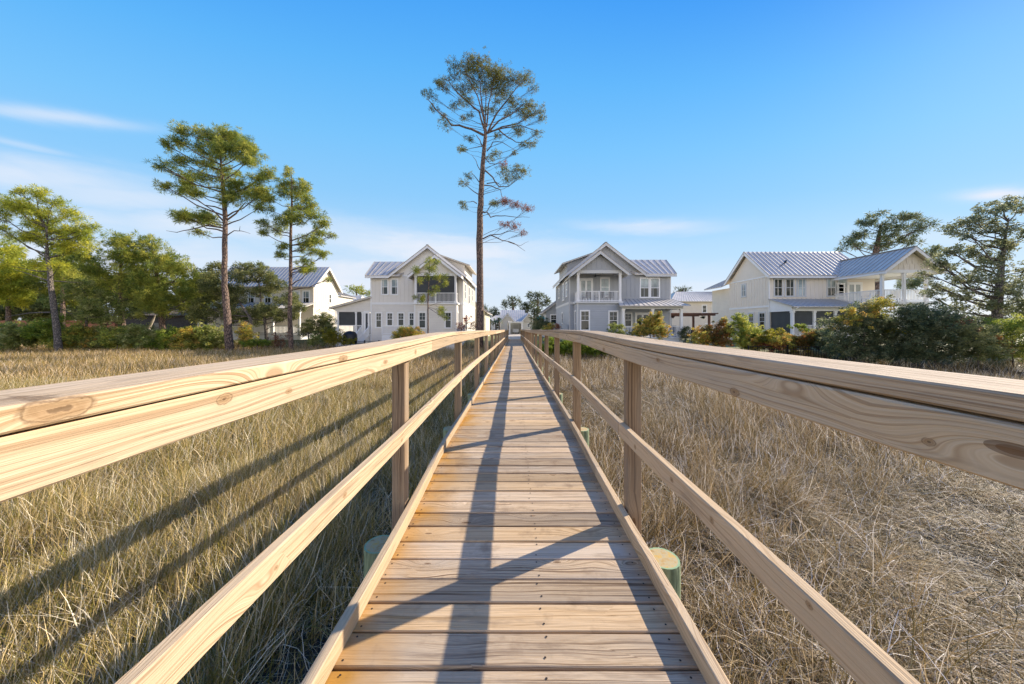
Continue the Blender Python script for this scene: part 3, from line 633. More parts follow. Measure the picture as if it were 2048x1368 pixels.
for i, (tx, L, lab) in enumerate(((60, [(60,480,90,56),(-60,520,90,60),(150,560,90,56),(40,620,86,56),(60,720,90,56),(180,680,70,50),(-60,640,90,60),(-40,780,80,50),(120,800,80,50)], 'dense tree mass behind the bright pine at the far left'),
        (430, [(480,520,60,44),(550,560,70,44),(430,600,76,50),(330,620,70,50),(280,700,76,50),(400,720,80,50),(520,680,76,46),(280,800,70,44),(430,800,70,44)], 'dense mid green tree behind the bright pine trunk'))):
    tr = trunkl(f, [(tx,1050,.22),(tx,800,.17),(tx,520,.05)])
    plant('evergreen_tree', lab, 'tree', base_of(tr), blobl(f, L, None, 1.2, 1.45), tr, 'pineY' if i == 0 else 'pine', True, 1.5, .5, 46, (.42,.07), seed=7+i, attach=(.1,.9))
f = mapper(0, 360, 3.42, 31.2)
tr = trunkl(f, [(600,1060,.10),(590,950,.08),(610,820,.03)])
plant('broadleaf_tree', 'small pale green leafy tree right of the far left pine', 'tree', base_of(tr), blobl(f, [(500,765,66,44),(600,800,78,46),(700,850,86,46),(800,885,78,42),(650,930,78,44),(520,870,60,38),(760,960,56,30),(430,850,50,38),(860,920,40,26),(600,720,60,30),(560,930,60,40)], None, 1.1, 1.2), tr, 'lightg', False, 1.5, .42, 46, (.17,.11), bark='bark_grey', seed=9, attach=(.1,.9))
f = mapper(0, 360, 3.42, 34.5)
mbd = MB(); mbd.tube([f(990,1075),f(1020,1010),f(1045,960),(f(1062,925))],[.16,.13,.11,.05],8,wob=.3); mbd.tube([f(1015,1020),f(1060,1050)],[.12,.07],8,wob=.3); o = mbd.build('dead_stump', simple('bleached_wood',(.5,.43,.34),.9,0,.2,6), origin=(f(1000,1060).x, 34.5, .85)); tag(o, 'bleached leaning dead tree stump beside the dark cabin', 'stump')
f = mapper(0, 360, 3.42, 46)
for i, (tx, yt, lab) in enumerate(((-60,620,'dim evergreen at the left frame edge behind the others'), (220,640,'evergreen filling the gap right of the far left pine'), (620,660,'evergreen behind the small pale green tree'), (960,700,'low evergreen rising behind the dark cabin roof'), (1330,660,'evergreen between the bushy pine and the live oaks'))):
    rr_ = random.Random(i+50); L_ = [(tx+rr_.uniform(-150,150), rr_.uniform(yt, 960), rr_.uniform(60,95), rr_.uniform(40,60)) for _ in range(15)]+[(tx, yt-20, 60, 40)]
    tr = trunkl(f, [(tx,1050,.2),(tx,850,.15),(tx,yt,.05)])
    plant('evergreen_tree', lab, 'tree', base_of(tr), blobl(f, L_), tr, 'oak', False, 1.2, .55, 46, (.30,.16), seed=150+i, attach=(.1,.9), twigs=2)
# --- live oaks
f = mapper(380, 480, 5.7, 33.5)
tr = trunkl(f, [(690,1090,.16),(695,900,.13),(560,700,.10),(420,500,.04)])
bl = [(280,330,76,56),(200,430,76,56),(330,480,86,76),(250,600,86,80),(200,750,80,70),(330,700,86,70),(280,860,86,56),(420,560,66,60),(450,800,70,60),(400,900,60,46),(120,520,50,60),(300,280,40,30),(160,870,60,50),(480,680,60,50)]
plant('live_oak', 'dark live oak behind the broad pine trunk', 'oak tree', base_of(tr), blobl(f, bl, None, 1.2, 1.45), tr, 'oak', False, 1.5, .36, 52, (.15,.085), bark='bark_grey', seed=10, attach=(.15,.9))
f = mapper(380, 480, 5.7, 34.5)
tr = trunkl(f, [(880,1130,.17),(850,900,.14),(810,700,.10),(780,450,.04)])
bl = [(600,320,76,46),(720,310,86,46),(850,355,76,46),(560,420,76,56),(700,430,96,56),(850,440,96,56),(960,455,56,46),(620,560,86,46),(780,580,96,56),(920,560,76,46),(1050,520,56,36),(650,680,76,46),(720,800,96,56),(850,820,106,56),(980,800,96,56),(1100,720,86,56),(1200,640,56,36),(1050,880,76,46),(1180,850,56,50),(600,860,66,56),(700,930,60,36),(1240,760,56,36),(980,680,60,30)]
plant('live_oak', 'olive green live oak in front of the cream gabled house', 'oak tree', base_of(tr), blobl(f, bl, None, 1.2, 1.45), tr, 'oak', False, 1.35, .34, 50, (.15,.085), bark='bark_grey', seed=11, attach=(.15,.9))
# --- young pine in front of left house
f = mapper(640, 480, 6.02, 29.5)
tr = trunkl(f, [(1305,1260,.075),(1300,900,.06),(1300,700,.05),(1310,500,.035),(1318,240,.012)])
bl = [(1320,250,46,36),(1400,280,44,36),(1280,320,44,36),(1140,350,40,36),(1180,385,34,28),(1380,360,54,44),(1300,440,44,36),(1400,440,48,40),(1200,480,36,36),(1520,450,36,40),(1490,530,44,36),(1400,590,44,36),(1345,640,36,26),(1130,680,26,20),(1205,735,38,28),(1235,685,24,20),(1470,850,54,36),(1440,885,40,26),(1510,930,40,34)]
plant('young_pine', 'slim young pine standing before the left house balcony', 'pine tree', base_of(tr), blobl(f, bl), tr, 'pine', True, 1.15, .22, 36, (.26,.026), seed=12, attach=(.5,.9), limbw=.5, extra=[ex([(1305,800),(1420,760),(1480,740)],.02,.008), ex([(1395,790),(1450,840)],.015,.008)], depth=.3)
# --- background trees
def bg(name, lab, cat, ox, oy, s, Z, trk, bls, pal='far', seed=0, needle=True, dens=1.2, puff=None):
    f = mapper(ox, oy, s, Z); tr = trunkl(f, trk)
    plant(name, lab, cat, base_of(tr), blobl(f, bls), tr, pal, needle, dens, puff or Z*.012, 34, (Z*.011, Z*.0016), seed=seed, attach=(.4,.9))
bg('pine_tree', 'small distant pine behind the left house porch roof', 'pine tree', 640, 480, 6.02, 66, [(440,900,.25),(440,560,.1)], [(440,590,86,40),(500,640,70,34),(390,600,40,26),(560,650,50,26)], 'pine', 13)
bg('pine_tree', 'distant round topped pine left of the garage gables', 'pine tree', 960, 560, 9.772, 85, [(650,1000,.4),(650,560,.3),(640,380,.1)], [(620,370,86,22),(520,420,66,18),(700,395,70,22),(600,460,110,26),(490,475,60,20),(560,540,140,16),(730,440,50,18),(660,500,90,20)], 'far', 14)
bg('evergreen_tree', 'dark distant tree between the two distant pines', 'tree', 960, 560, 9.772, 78, [(920,1000,.4),(920,600,.2)], [(880,470,80,40),(900,540,90,40),(820,520,70,36),(960,560,80,50),(880,600,90,40),(1000,440,50,34)], 'far', 15)
bg('pine_tree', 'distant feathery pine with see through crown right of the gables', 'pine tree', 960, 560, 9.772, 80, [(1130,1000,.4),(1128,600,.3),(1125,300,.1)], [(1000,290,50,18),(950,330,34,16),(1130,285,66,24),(1200,325,38,20),(1100,330,46,18),(1295,390,36,16),(1200,480,38,12),(1130,430,46,24),(1320,440,24,10),(1280,480,40,10),(1060,430,40,24)], 'far', 16, dens=.8)
bg('evergreen_tree', 'dark distant tree directly behind the right gable', 'tree', 960, 560, 9.772, 62, [(1060,1000,.3),(1060,560,.12)], [(1020,520,70,56),(1060,600,80,56),(1100,680,80,60),(1140,620,50,40),(1060,740,70,60)], 'far', 17)
bg('evergreen_tree', 'small distant tree beside the yellow garage roof', 'tree', 960, 560, 9.772, 88, [(110,1000,.3),(110,560,.1)], [(120,560,60,36),(70,590,50,40),(150,620,40,40)], 'far', 18)
bg('evergreen_tree', 'distant rounded tree above the palms', 'tree', 960, 560, 9.772, 84, [(290,1000,.3),(290,600,.1)], [(270,600,46,36),(330,640,56,46),(230,690,40,50),(380,690,46,56),(290,720,70,40)], 'far', 19)
bg('pine_tree', 'dark pine rising behind the long right hand roof', 'pine tree', 1640, 380, 3.6, 40, [(400,800,.4),(400,460,.3),(440,250,.1)], [(460,165,56,26),(395,215,60,26),(520,210,66,28),(600,215,66,28),(680,235,56,26),(330,240,50,22),(735,265,32,18),(450,270,66,28),(560,290,66,28),(650,300,56,26),(330,310,60,24),(240,350,46,20),(420,330,66,26),(510,350,66,26),(600,360,66,24),(200,395,50,18),(300,395,66,22),(400,400,66,22),(520,400,66,24),(640,385,60,18),(150,430,34,14),(300,330,50,22)], 'dark', 20, puff=.42)
bg('evergreen_tree', 'dark tree behind the right balcony gable', 'tree', 1640, 380, 3.6, 40, [(760,900,.3),(760,500,.1)], [(760,445,56,24),(830,470,56,30),(600,680,60,26),(680,690,60,24),(740,660,50,30),(640,650,50,24),(830,560,60,50)], 'dark', 21, puff=.4)
bg('pine_tree', 'tiny distant pine top above the far white hip roof', 'pine tree', 1080, 470, 5.947, 75, [(1700,1100,.3),(1700,640,.1)], [(1700,645,60,22),(1640,690,40,14),(1740,660,40,16)], 'far', 22)
# --- right oak
f = mapper(1640, 380, 3.6, 22)
tr = trunkl(f, [(1270,1100,.30),(1270,950,.25),(1285,780,.20),(1300,600,.15),(1325,380,.08),(1360,200,.03)])
bl = [(1300,110,56,34),(1380,95,56,36),(1445,120,56,50),(1200,160,50,28),(1080,230,56,34),(1160,215,50,30),(1260,205,60,30),(1350,215,60,34),(1440,230,60,40),(1020,280,46,26),(1100,310,50,24),(1200,300,60,26),(1300,310,60,28),(1400,330,60,34),(990,350,36,18),(1250,395,60,26),(1150,400,50,22),(1350,400,60,28),(1450,400,60,36),(1080,440,56,24),(960,450,56,26),(880,450,46,24),(1180,480,56,24),(1290,490,60,28),(1420,480,60,34),(830,520,44,34),(920,530,56,30),(1020,550,56,24),(1120,560,60,26),(1230,580,60,28),(1400,580,70,40),(870,590,40,24),(940,650,46,24),(865,690,36,20),(980,700,50,26),(1080,640,76,34),(1180,650,60,30),(1300,700,66,34),(1420,680,66,40),(900,740,46,22),(1000,760,56,28),(1120,740,66,34),(1400,780,76,44),(1250,820,60,34),(1350,850,66,44),(1150,830,66,34),(1450,850,60,50),(1230,740,60,34),(1060,830,60,30)]
plant('live_oak', 'tall spreading oak on the right edge beside the balcony house', 'oak tree', base_of(tr), blobl(f, bl, None, 1.05, 1.25), tr, 'greyoak', False, 1.05, .24, 28, (.15,.085), wisp=.6, bark='bark_grey', seed=23, attach=(.25,.9))
# --- shrubs
def shrub(lab, ox, oy, s, Z, bls, pal, seed, name='shrub', cat='shrub', needle=False, dens=1.5, puff=.22, n=40, leaf=(.11,.065), stems=True, group=None):
    f = mapper(ox, oy, s, Z); cx = sum(b[0] for b in bls)/len(bls); p = f(cx, 0); gz = ground_z(p.x, Z)
    low = max(b[1]+b[3] for b in bls); tr = [(Vector((p.x, Z, gz-.1)), .05), (Vector((p.x, Z, gz+.35)), .035), (f(cx, min(b[1] for b in bls)), .012)]
    return plant(name, lab, cat, (p.x, Z, gz), blobl(f, bls, None, 1.25, 1.25), tr, pal, needle, dens, puff, n, leaf, bark='bark_grey', seed=seed, attach=(.0,.9), depth=.5, tr_sides=6, limbw=.5, trunk_name='stem', group=group, wisp=.58)
O1 = (0, 360, 3.42)
hedge = [(20,1030,'dark green shrub at the extreme left edge of the marsh','hedge'), (120,1045,'low dark shrub left of the far left pine trunk','lightg'), (250,1020,'green shrub just left of the far left pine trunk','hedge'), (330,990,'bright green shrub behind the far left pine trunk','lime'), (470,1040,'shrub just right of the far left pine trunk','hedge'),
         (580,1060,'dark shrub left of the brick planter','autumn'), (680,1060,'shrub in front of the brick planter','lightg'), (800,1060,'leafy shrub right of the brick planter','hedge'), (930,1040,'shrub below the bleached stump','lightg'), (1060,1070,'pale shrub right of the bleached stump','lightg'), (1170,1060,'yellow green shrub in front of the dark cabin end','lime'), (1290,1070,'shrub with reddish sprigs between cabin and broad pine','autumn'), (1400,1060,'leafy shrub left of the broad pine base','hedge')]
for i, (x, y, lab, p) in enumerate(hedge):
    r = random.Random(i); shrub(lab, *O1, 30.5+r.uniform(-.8,.8), [(x-30,y+20,46,36),(x+35,y+10,46,40),(x,y+60,62,30),(x+10,y-28,30,24),(x-55,y+62,34,26),(x+60,y+60,34,26)], p, 40+i, dens=1.6, puff=.26, leaf=(.15,.08), group='shrubs along the left marsh edge')
O2 = (380, 480, 5.7)
shrub('bright bush immediately left of the broad pine trunk', *O2, 30.5, [(280,1060,66,70),(340,1110,66,60),(220,1120,60,56),(300,1160,80,40),(260,1000,30,30)], 'lightg', 60, puff=.24, leaf=(.14,.07))
shrub('tall olive bush left of the cream house porch', *O2, 31, [(60,1080,70,60),(130,1120,70,60),(60,1160,80,40),(180,1060,40,40)], 'hedge', 61, puff=.24, leaf=(.14,.07))
shrub('twiggy bush right of the broad pine trunk', *O2, 31, [(560,1050,60,56),(640,1030,50,66),(600,1120,80,50),(560,1170,60,40),(680,1110,50,50)], 'autumn', 62, dens=1.1, puff=.22, leaf=(.12,.06))
shrub('low green plant clump between the two marsh pines', *O2, 30, [(700,1180,70,30),(780,1170,60,26),(850,1180,50,24),(740,1150,40,20)], 'lime', 63, puff=.2, leaf=(.12,.06))
shrub('reddish dry weeds at the foot of the narrow pine', *O2, 30.2, [(980,1130,40,50),(1060,1150,40,40),(1020,1180,60,26),(1090,1110,24,40)], 'rust', 64, dens=.7, puff=.18, leaf=(.10,.03))
shrub('tall dark bush between the cream house and the left porch', *O2, 37, [(1340,1000,56,56),(1420,950,50,66),(1500,1020,70,66),(1570,900,60,66),(1620,980,66,70),(1440,1070,80,46),(1600,1060,80,46),(1330,1060,50,40),(1520,930,50,50)], 'oak', 65, puff=.26, leaf=(.14,.07))
shrub('bright yellow bush beside the covered grill', *O2, 30, [(1640,1070,50,46),(1700,1090,46,40),(1600,1110,46,40),(1650,1140,70,36),(1590,1060,26,26)], 'yellow', 66, puff=.18, leaf=(.11,.05))
shrub('pale green feathery bush left of the yellow bush', *O2, 30.4, [(1480,1110,46,40),(1440,1150,46,30),(1510,1140,40,40),(1400,1170,36,20)], 'lightg', 67, puff=.18, leaf=(.10,.04))
shrub('small golden weeds in front of the covered grill', *O2, 29.4, [(1790,1150,40,24),(1840,1150,26,24),(1740,1170,36,18)], 'yellow', 68, dens=1.0, puff=.15, leaf=(.09,.04))
O3 = (640, 480, 6.02)
shrub('rounded green bush in front of the left house windows', *O3, 29, [(1000,1110,70,44),(1110,1100,70,48),(940,1150,50,36),(1060,1150,110,36),(1190,1150,60,34),(980,1070,30,24)], 'autumn', 70, puff=.19, leaf=(.12,.06))
shrub('sparse red leaved shrub left of the very tall pine', *O3, 31.5, [(1690,1020,36,26),(1740,980,36,26),(1790,960,36,26),(1830,1010,36,30),(1770,1050,56,26),(1700,1060,36,22),(1850,1060,30,26)], 'red', 71, dens=.55, puff=.22, n=24, leaf=(.13,.07))
for i, (x, lab) in enumerate(((1100,'green shrub under the right handrail nearest the house end'), (1130,'second bright green shrub under the right handrail'), (1160,'bright leafy shrub in the middle below the right handrail'), (1190,'bright green shrub under the right handrail by the second post'), (1222,'yellowish green shrub furthest right below the handrail'))):
    r = random.Random(i+5); shrub(lab, 0, 0, 1, 24.6+r.uniform(-.6,.6), [(x-8,694,10,9),(x+8,692,10,10),(x,702,16,8),(x+3,684,7,6)], 'lime', 73+i, puff=.2, leaf=(.12,.07), group='green shrubs under the right handrail')
O4 = (960, 560, 9.772)
shrub('dense dark green round bush beside the teal umbrella', *O4, 37, [(1120,830,80,76),(1220,830,86,76),(1180,900,130,70),(1290,880,60,60),(1100,930,70,50),(1250,940,90,50),(1150,770,60,50)], 'dark', 80, puff=.22, leaf=(.12,.06))
shrub('yellowish shrub in front of the grey house side wall', *O4, 31, [(1340,930,56,40),(1290,960,50,30),(1400,890,40,36),(1420,950,50,40)], 'autumn', 81, puff=.17, leaf=(.10,.05))
shrub('pinkish dry shrub beside the grey utility box', *O4, 30.5, [(1490,900,40,34),(1530,940,46,40),(1470,950,40,34),(1560,890,26,30)], 'rust', 82, dens=.7, puff=.15, leaf=(.08,.04))
O5 = (1080, 470, 5.947)
shrub('large yellow leaved bush in front of the grey house porch', *O5, 26.5, [(1290,1040,66,56),(1370,1000,56,50),(1400,1080,66,66),(1250,1120,76,50),(1350,1150,100,46),(1180,1150,60,44),(1420,1150,50,50),(1410,940,30,30),(1130,1170,40,30)], 'autumn', 83, puff=.17, leaf=(.11,.06))
shrub('small light bush under the grey house bay window', *O5, 26.5, [(900,1100,50,30),(950,1090,34,30),(860,1140,50,30),(930,1150,50,30)], 'lightg', 84, dens=1.1, puff=.15, leaf=(.10,.05))
shrub('dark little bush at the grey porch corner', *O5, 29, [(1715,1120,26,36),(1720,1170,36,36),(1740,1210,36,26)], 'dark', 85, puff=.16, leaf=(.09,.05))
O6 = (1380, 470, 5.2625)
shrub('orange leaved bush beside the brown pergola', *O6, 23.5, [(200,1010,56,46,'orange'),(300,980,50,50,'orange'),(340,1040,50,56,'orange'),(250,1080,66,50,'orange'),(140,1050,60,50),(180,1110,76,36),(320,1120,60,36,'orange'),(90,1050,40,40),(360,930,24,40)], 'autumn', 86, puff=.16, leaf=(.10,.06))
shrub('tall green bush between orange bush and cream side wall', *O6, 23, [(480,930,46,40),(540,900,50,46),(600,960,50,46),(470,1000,60,50),(570,1020,80,56),(640,1040,50,46),(520,1090,90,46),(620,1110,70,40),(500,870,24,30)], 'hedge', 87, puff=.17, leaf=(.10,.055))
shrub('yellow green bush with red berries in front of the screened porch', *O6, 21.5, [(800,1080,60,36,'yellow'),(880,1050,60,34,'yellow'),(960,1030,60,34,'yellow'),(850,1110,76,46),(960,1100,76,50),(740,1130,50,50),(820,1160,70,40,'red'),(1000,1160,60,40),(700,1160,50,40)], 'autumn', 88, puff=.16, leaf=(.10,.06))
shrub('leafy pink tinged shrub left of the big dark bush', *O6, 21.5, [(1100,1110,40,50,'orange'),(1180,1080,50,40,'orange'),(1260,1060,56,46),(1330,1090,56,46,'lime'),(1240,1130,80,36,'lime'),(1370,1110,40,40,'lime'),(1200,960,40,14,'lime'),(1290,1000,30,30,'lime')], 'autumn', 89, puff=.15, leaf=(.10,.06))
shrub('low olive shrub between the tall green bush and the red berried bush', *O6, 22.3, [(670,1120,50,50),(720,1100,50,50),(690,1170,80,40),(640,1170,60,30)], 'hedge', 95, puff=.16, leaf=(.10,.055))
shrub('low bright shrub behind the black fence under the screened porch', *O6, 22.2, [(1030,1110,50,46),(1080,1150,70,40),(1150,1160,70,36),(1040,1170,60,30)], 'autumn', 96, puff=.16, leaf=(.10,.055))
shrub('dark olive shrub joining the fence end to the big dark bush', *O6, 20.5, [(1400,1080,60,56),(1460,1050,56,66),(1430,1150,90,50),(1500,1130,70,60),(1340,1170,70,30)], 'dark', 97, puff=.18, leaf=(.10,.055))
O7 = (1640, 380, 3.6)
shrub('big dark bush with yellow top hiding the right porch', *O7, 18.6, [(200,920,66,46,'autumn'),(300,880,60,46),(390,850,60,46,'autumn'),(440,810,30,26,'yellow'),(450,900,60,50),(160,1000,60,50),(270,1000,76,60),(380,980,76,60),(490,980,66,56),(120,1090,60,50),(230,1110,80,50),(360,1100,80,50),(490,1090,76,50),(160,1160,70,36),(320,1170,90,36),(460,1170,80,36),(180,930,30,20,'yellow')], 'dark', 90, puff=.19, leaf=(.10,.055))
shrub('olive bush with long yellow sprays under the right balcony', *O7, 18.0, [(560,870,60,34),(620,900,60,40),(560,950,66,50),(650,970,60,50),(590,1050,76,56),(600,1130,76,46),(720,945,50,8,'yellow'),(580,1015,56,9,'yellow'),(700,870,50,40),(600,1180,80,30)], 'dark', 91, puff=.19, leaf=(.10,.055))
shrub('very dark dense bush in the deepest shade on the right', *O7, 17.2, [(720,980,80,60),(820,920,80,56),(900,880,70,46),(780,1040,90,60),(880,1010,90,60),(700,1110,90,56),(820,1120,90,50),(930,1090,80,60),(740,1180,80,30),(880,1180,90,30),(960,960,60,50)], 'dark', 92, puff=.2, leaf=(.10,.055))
shrub('brownish bush below the trunk of the right oak', *O7, 16.6, [(1030,960,66,46,'rust'),(1110,1000,76,50),(1020,1050,76,56),(1130,1080,80,50),(1200,1110,66,36,'orange'),(1060,1140,90,46),(1180,1160,80,36),(1240,1050,60,50),(1280,1130,60,40)], 'oak', 93, puff=.19, leaf=(.10,.055))
shrub('bright green bush at the far right edge under the oak', *O7, 17.0, [(1360,980,60,40,'lime'),(1420,1020,60,50),(1340,1060,56,40,'lime'),(1440,1090,60,56),(1370,1120,70,50),(1300,1190,50,20,'yellow'),(1420,1170,80,40),(1460,960,40,40)], 'hedge', 94, puff=.19, leaf=(.10,.06))
# palms
def palm(lab, x, ytop, Z, h, seed):
    p = W(x, ytop, Z); gz = ground_z(p.x, Z); root = thing('palm_tree', lab, 'palm', (p.x, Z, gz), 'distant palms left of the gables'); r = random.Random(seed)
    mb = MB(); mb.tube([(p.x,Z,gz),(p.x+.1,Z,(gz+p.z)/2),(p.x,Z,p.z)],[.2,.17,.15],8,wob=.2); mb.build('trunk', M['bark_grey'], root, smooth=True)
    mb = MB(); 
    for k in range(22):
        a = r.uniform(0,6.28); e = r.uniform(-.3,1.2); L = r.uniform(1.1,1.5); q = p.copy(); d = Vector((math.cos(a)*math.cos(e), math.sin(a)*math.cos(e), math.sin(e)))
        sd = d.cross(Vector((0,0,1))).normalized()*.16; a1 = p+d*L*.55+Vector((0,0,-.03)); a2 = p+d*L+Vector((0,0,-.5))
        mb.quad(p-sd*.3, p+sd*.3, a1+sd, a1-sd); mb.quad(a1-sd, a1+sd, a2+sd*.2, a2-sd*.2)
    mb.build('fronds', simple('palm_fronds', (.07,.10,.03), .6, 0, .3, 2) if 'palm' not in M else M['palm'], root)
M['palm'] = simple('palm_fronds', (.07,.10,.03), .6, 0, .3, 2)
palm('small yellowish palm leftmost of the three distant palms', 979.5, 646, 66, 2, 1)
palm('dark palm in the middle of the three distant palms', 991, 645, 64, 2, 2)
palm('palm closest to the left gable of the distant garage', 998, 642, 63, 2, 3)
# far treeline
r = np.random.default_rng(77); cc = []
for k in range(900):
    X = r.uniform(-170, 170); 
    if -8 < X < 12: continue
    cc.append((X, r.uniform(95, 112), .8+abs(r.normal(0, 1.0))*(2.2 if X > 20 else 1)+ (1.4 if X < -60 else .3)))
v, t = puffs(np.array(cc), np.full(len(cc), 1.6), 40, 1.2, .5, PAL['far'], False, r)
o = fast_mesh('distant_wood', v, len(v)//4, M['leaf'], t); tag(o, 'low dark line of distant woods on the horizon', 'woods', kind='stuff')
# ---------------------------------------------------------------- house helpers
E0 = EYE
UX, UY = Vector((1,0,0)), Vector((0,1,0))
def lbox(mb, O, u, n, a0, a1, b0, b1, c0, c1, m=0):
    Z = Vector((0,0,1)); P = lambda a, c, b: O+u*a+n*c+Z*b
    mb.hexa([P(a0,c0,b0),P(a1,c0,b0),P(a1,c1,b0),P(a0,c1,b0),P(a0,c0,b1),P(a1,c0,b1),P(a1,c1,b1),P(a0,c1,b1)], m)
def window(root, O, u, n, w, h, trim, glassm='glass', tw=.10, name='window', muntin=False, sash=True):
    """O = lower left corner of the glazed opening on the wall plane"""
    mb = MB()
    lbox(mb,O,u,n,-tw,w+tw,h,h+tw*1.2,0,.045); lbox(mb,O,u,n,-tw-.02,w+tw+.02,-tw,0,0,.06); lbox(mb,O,u,n,-tw,0,0,h,0,.04); lbox(mb,O,u,n,w,w+tw,0,h,0,.04)
    f = .035
    lbox(mb,O,u,n,0,f,0,h,0,.03); lbox(mb,O,u,n,w-f,w,0,h,0,.03); lbox(mb,O,u,n,f,w-f,0,f,0,.028); lbox(mb,O,u,n,f,w-f,h-f,h,0,.028)
    if sash: lbox(mb,O,u,n,f,w-f,h*.5-.025,h*.5+.025,0,.033)
    if muntin: lbox(mb,O,u,n,w*.5-.01,w*.5+.01,h*.5+.03,h-f,0,.027); lbox(mb,O,u,n,f,w-f,h*.75-.01,h*.75+.01,0,.025)
    o = mb.build(name, trim, root); g = MB(); 
    def pane(b0, b1, m):
        p = [O+u*f+n*.012+Vector((0,0,b0)), O+u*(w-f)+n*.012+Vector((0,0,b0)), O+u*(w-f)+n*.012+Vector((0,0,b1)), O+u*f+n*.012+Vector((0,0,b1))]; g.poly(p, m)
    if glassm == 'half': pane(f, h*.5, 0); pane(h*.5, h-f, 1); g.build('pane', [M['glass'], M['glass_blind']], o)
    else: pane(f, h-f, 0); g.build('pane', M[glassm], o)
    return o
def win_px(root, x0, x1, y0, y1, Z, trim, glassm='glass', **k):    # front window from photo pixels
    a = W(x0, y1, Z); b = W(x1, y0, Z); t = .055
    return window(root, Vector((a.x+t*.8, Z, a.z+t*.8)), UX, -UY, max(.25, b.x-a.x-1.6*t), max(.3, b.z-a.z-1.8*t), trim, glassm, tw=.09, **k)
def win_side(root, X, yy, w, z0, z1, trim, sgn, glassm='glass', **k):
    O = Vector((X, yy if sgn > 0 else yy+w, z0+E0)); u = UY if sgn > 0 else -UY; n = UX*sgn
    return window(root, O, u, n, w, z1-z0, trim, glassm, **k)
def roof(mb, A, B, C, Dd, th=.10, pitch=.42, ribh=.035):
    """A,B = eave left/right, C,D = top right/left (quad); ribs run up the slope"""
    A,B,C,Dd = map(Vector, (A,B,C,Dd)); mb.slab([A,B,C,Dd], th, 0)
    n = (B-A).cross(Dd-A).normalized(); n = n if n.z > 0 else -n
    k = max(1, int((B-A).length/pitch))
    for i in range(k+1):
        f = i/k; p = A.lerp(B, f)+n*ribh*.5; q = Dd.lerp(C, f)+n*ribh*.5; mb.bar(p, q, .03, ribh, 1)
def railing(root, p, q, h=.95, sp=.13, post=None, mat='white_paint', name='railing'):
    p, q = Vector(p), Vector(q); mb = MB(); up = Vector((0,0,1)); L = (q-p).length
    mb.bar(p+up*h, q+up*h, .09, .06); mb.bar(p+up*.10, q+up*.10, .06, .06); k = int(L/sp)
    for i in range(1, k):
        c = p.lerp(q, i/k); mb.box(c.x-.018, c.x+.018, c.y-.018, c.y+.018, c.z+.13, c.z+h-.03)
    if post:
        for f in post: c = p.lerp(q, f); mb.box(c.x-.05, c.x+.05, c.y-.05, c.y+.05, c.z, c.z+h+.04)
    return mb.build(name, M[mat], root)
def column(root, x, y, z0, z1, w=.20, mat='white_paint'):
    mb = MB(); h = w/2; mb.box(x-h,x+h,y-h,y+h,z0,z1); mb.box(x-h-.03,x+h+.03,y-h-.03,y+h+.03,z0+.002,z0+.18); mb.box(x-h-.03,x+h+.03,y-h-.03,y+h+.03,z1-.14,z1-.002); return mb.build('column', M[mat], root)
def battens_x(mb, x0, x1, y, z0, z1, sp=.41, m=0):
    k = max(1, int(abs(x1-x0)/sp)); 
    for i in range(k+1): x = x0+(x1-x0)*i/k; mb.box(x-.025,x+.025,y-.022,y,z0,z1,m)
def battens_y(mb, y0, y1, x, sg, z0, z1, sp=.41, m=0):
    k = max(1, int(abs(y1-y0)/sp))
    for i in range(k+1):
        y = y0+(y1-y0)*i/k; a, b = (x, x+.022*sg) if sg > 0 else (x+.022*sg, x); mb.box(a,b,y-.025,y+.025,z0,z1,m)
def gable_roof_y(root, xc, hw, y0, y1, za, slope, fascia, th=.10, name='roof', side=None):
    """ridge along Y; za apex (absolute), hw half width incl. overhang"""
    mb = MB(); zf = za-hw*slope
    roof(mb,(xc-hw,y1,zf),(xc-hw,y0,zf),(xc,y0,za),(xc,y1,za),th); roof(mb,(xc+hw,y0,zf),(xc+hw,y1,zf),(xc,y1,za),(xc,y0,za),th)
    mb.bar((xc,y0-.01,za+.03),(xc,y1,za+.03),.22,.05,1)
    o = mb.build(name, [M['roof'], M['roofrib']], root)
    f = MB()
    for s in (-1,1):
        a = Vector((xc+s*hw, y0-.03, zf-.10)); b = Vector((xc, y0-.03, za-.10)); f.prism([a+Vector((0,0,-.20)), a+Vector((0,0,.02)), b+Vector((0,0,.02)), b+Vector((0,0,-.20))][::s], (0,.05,0))
        f.box(min(xc+s*hw, xc+s*(hw-.04)), max(xc+s*hw, xc+s*(hw-.04)), y0+.03, y1, zf-.26, zf-.11)
    f.build('fascia', fascia, o); return o
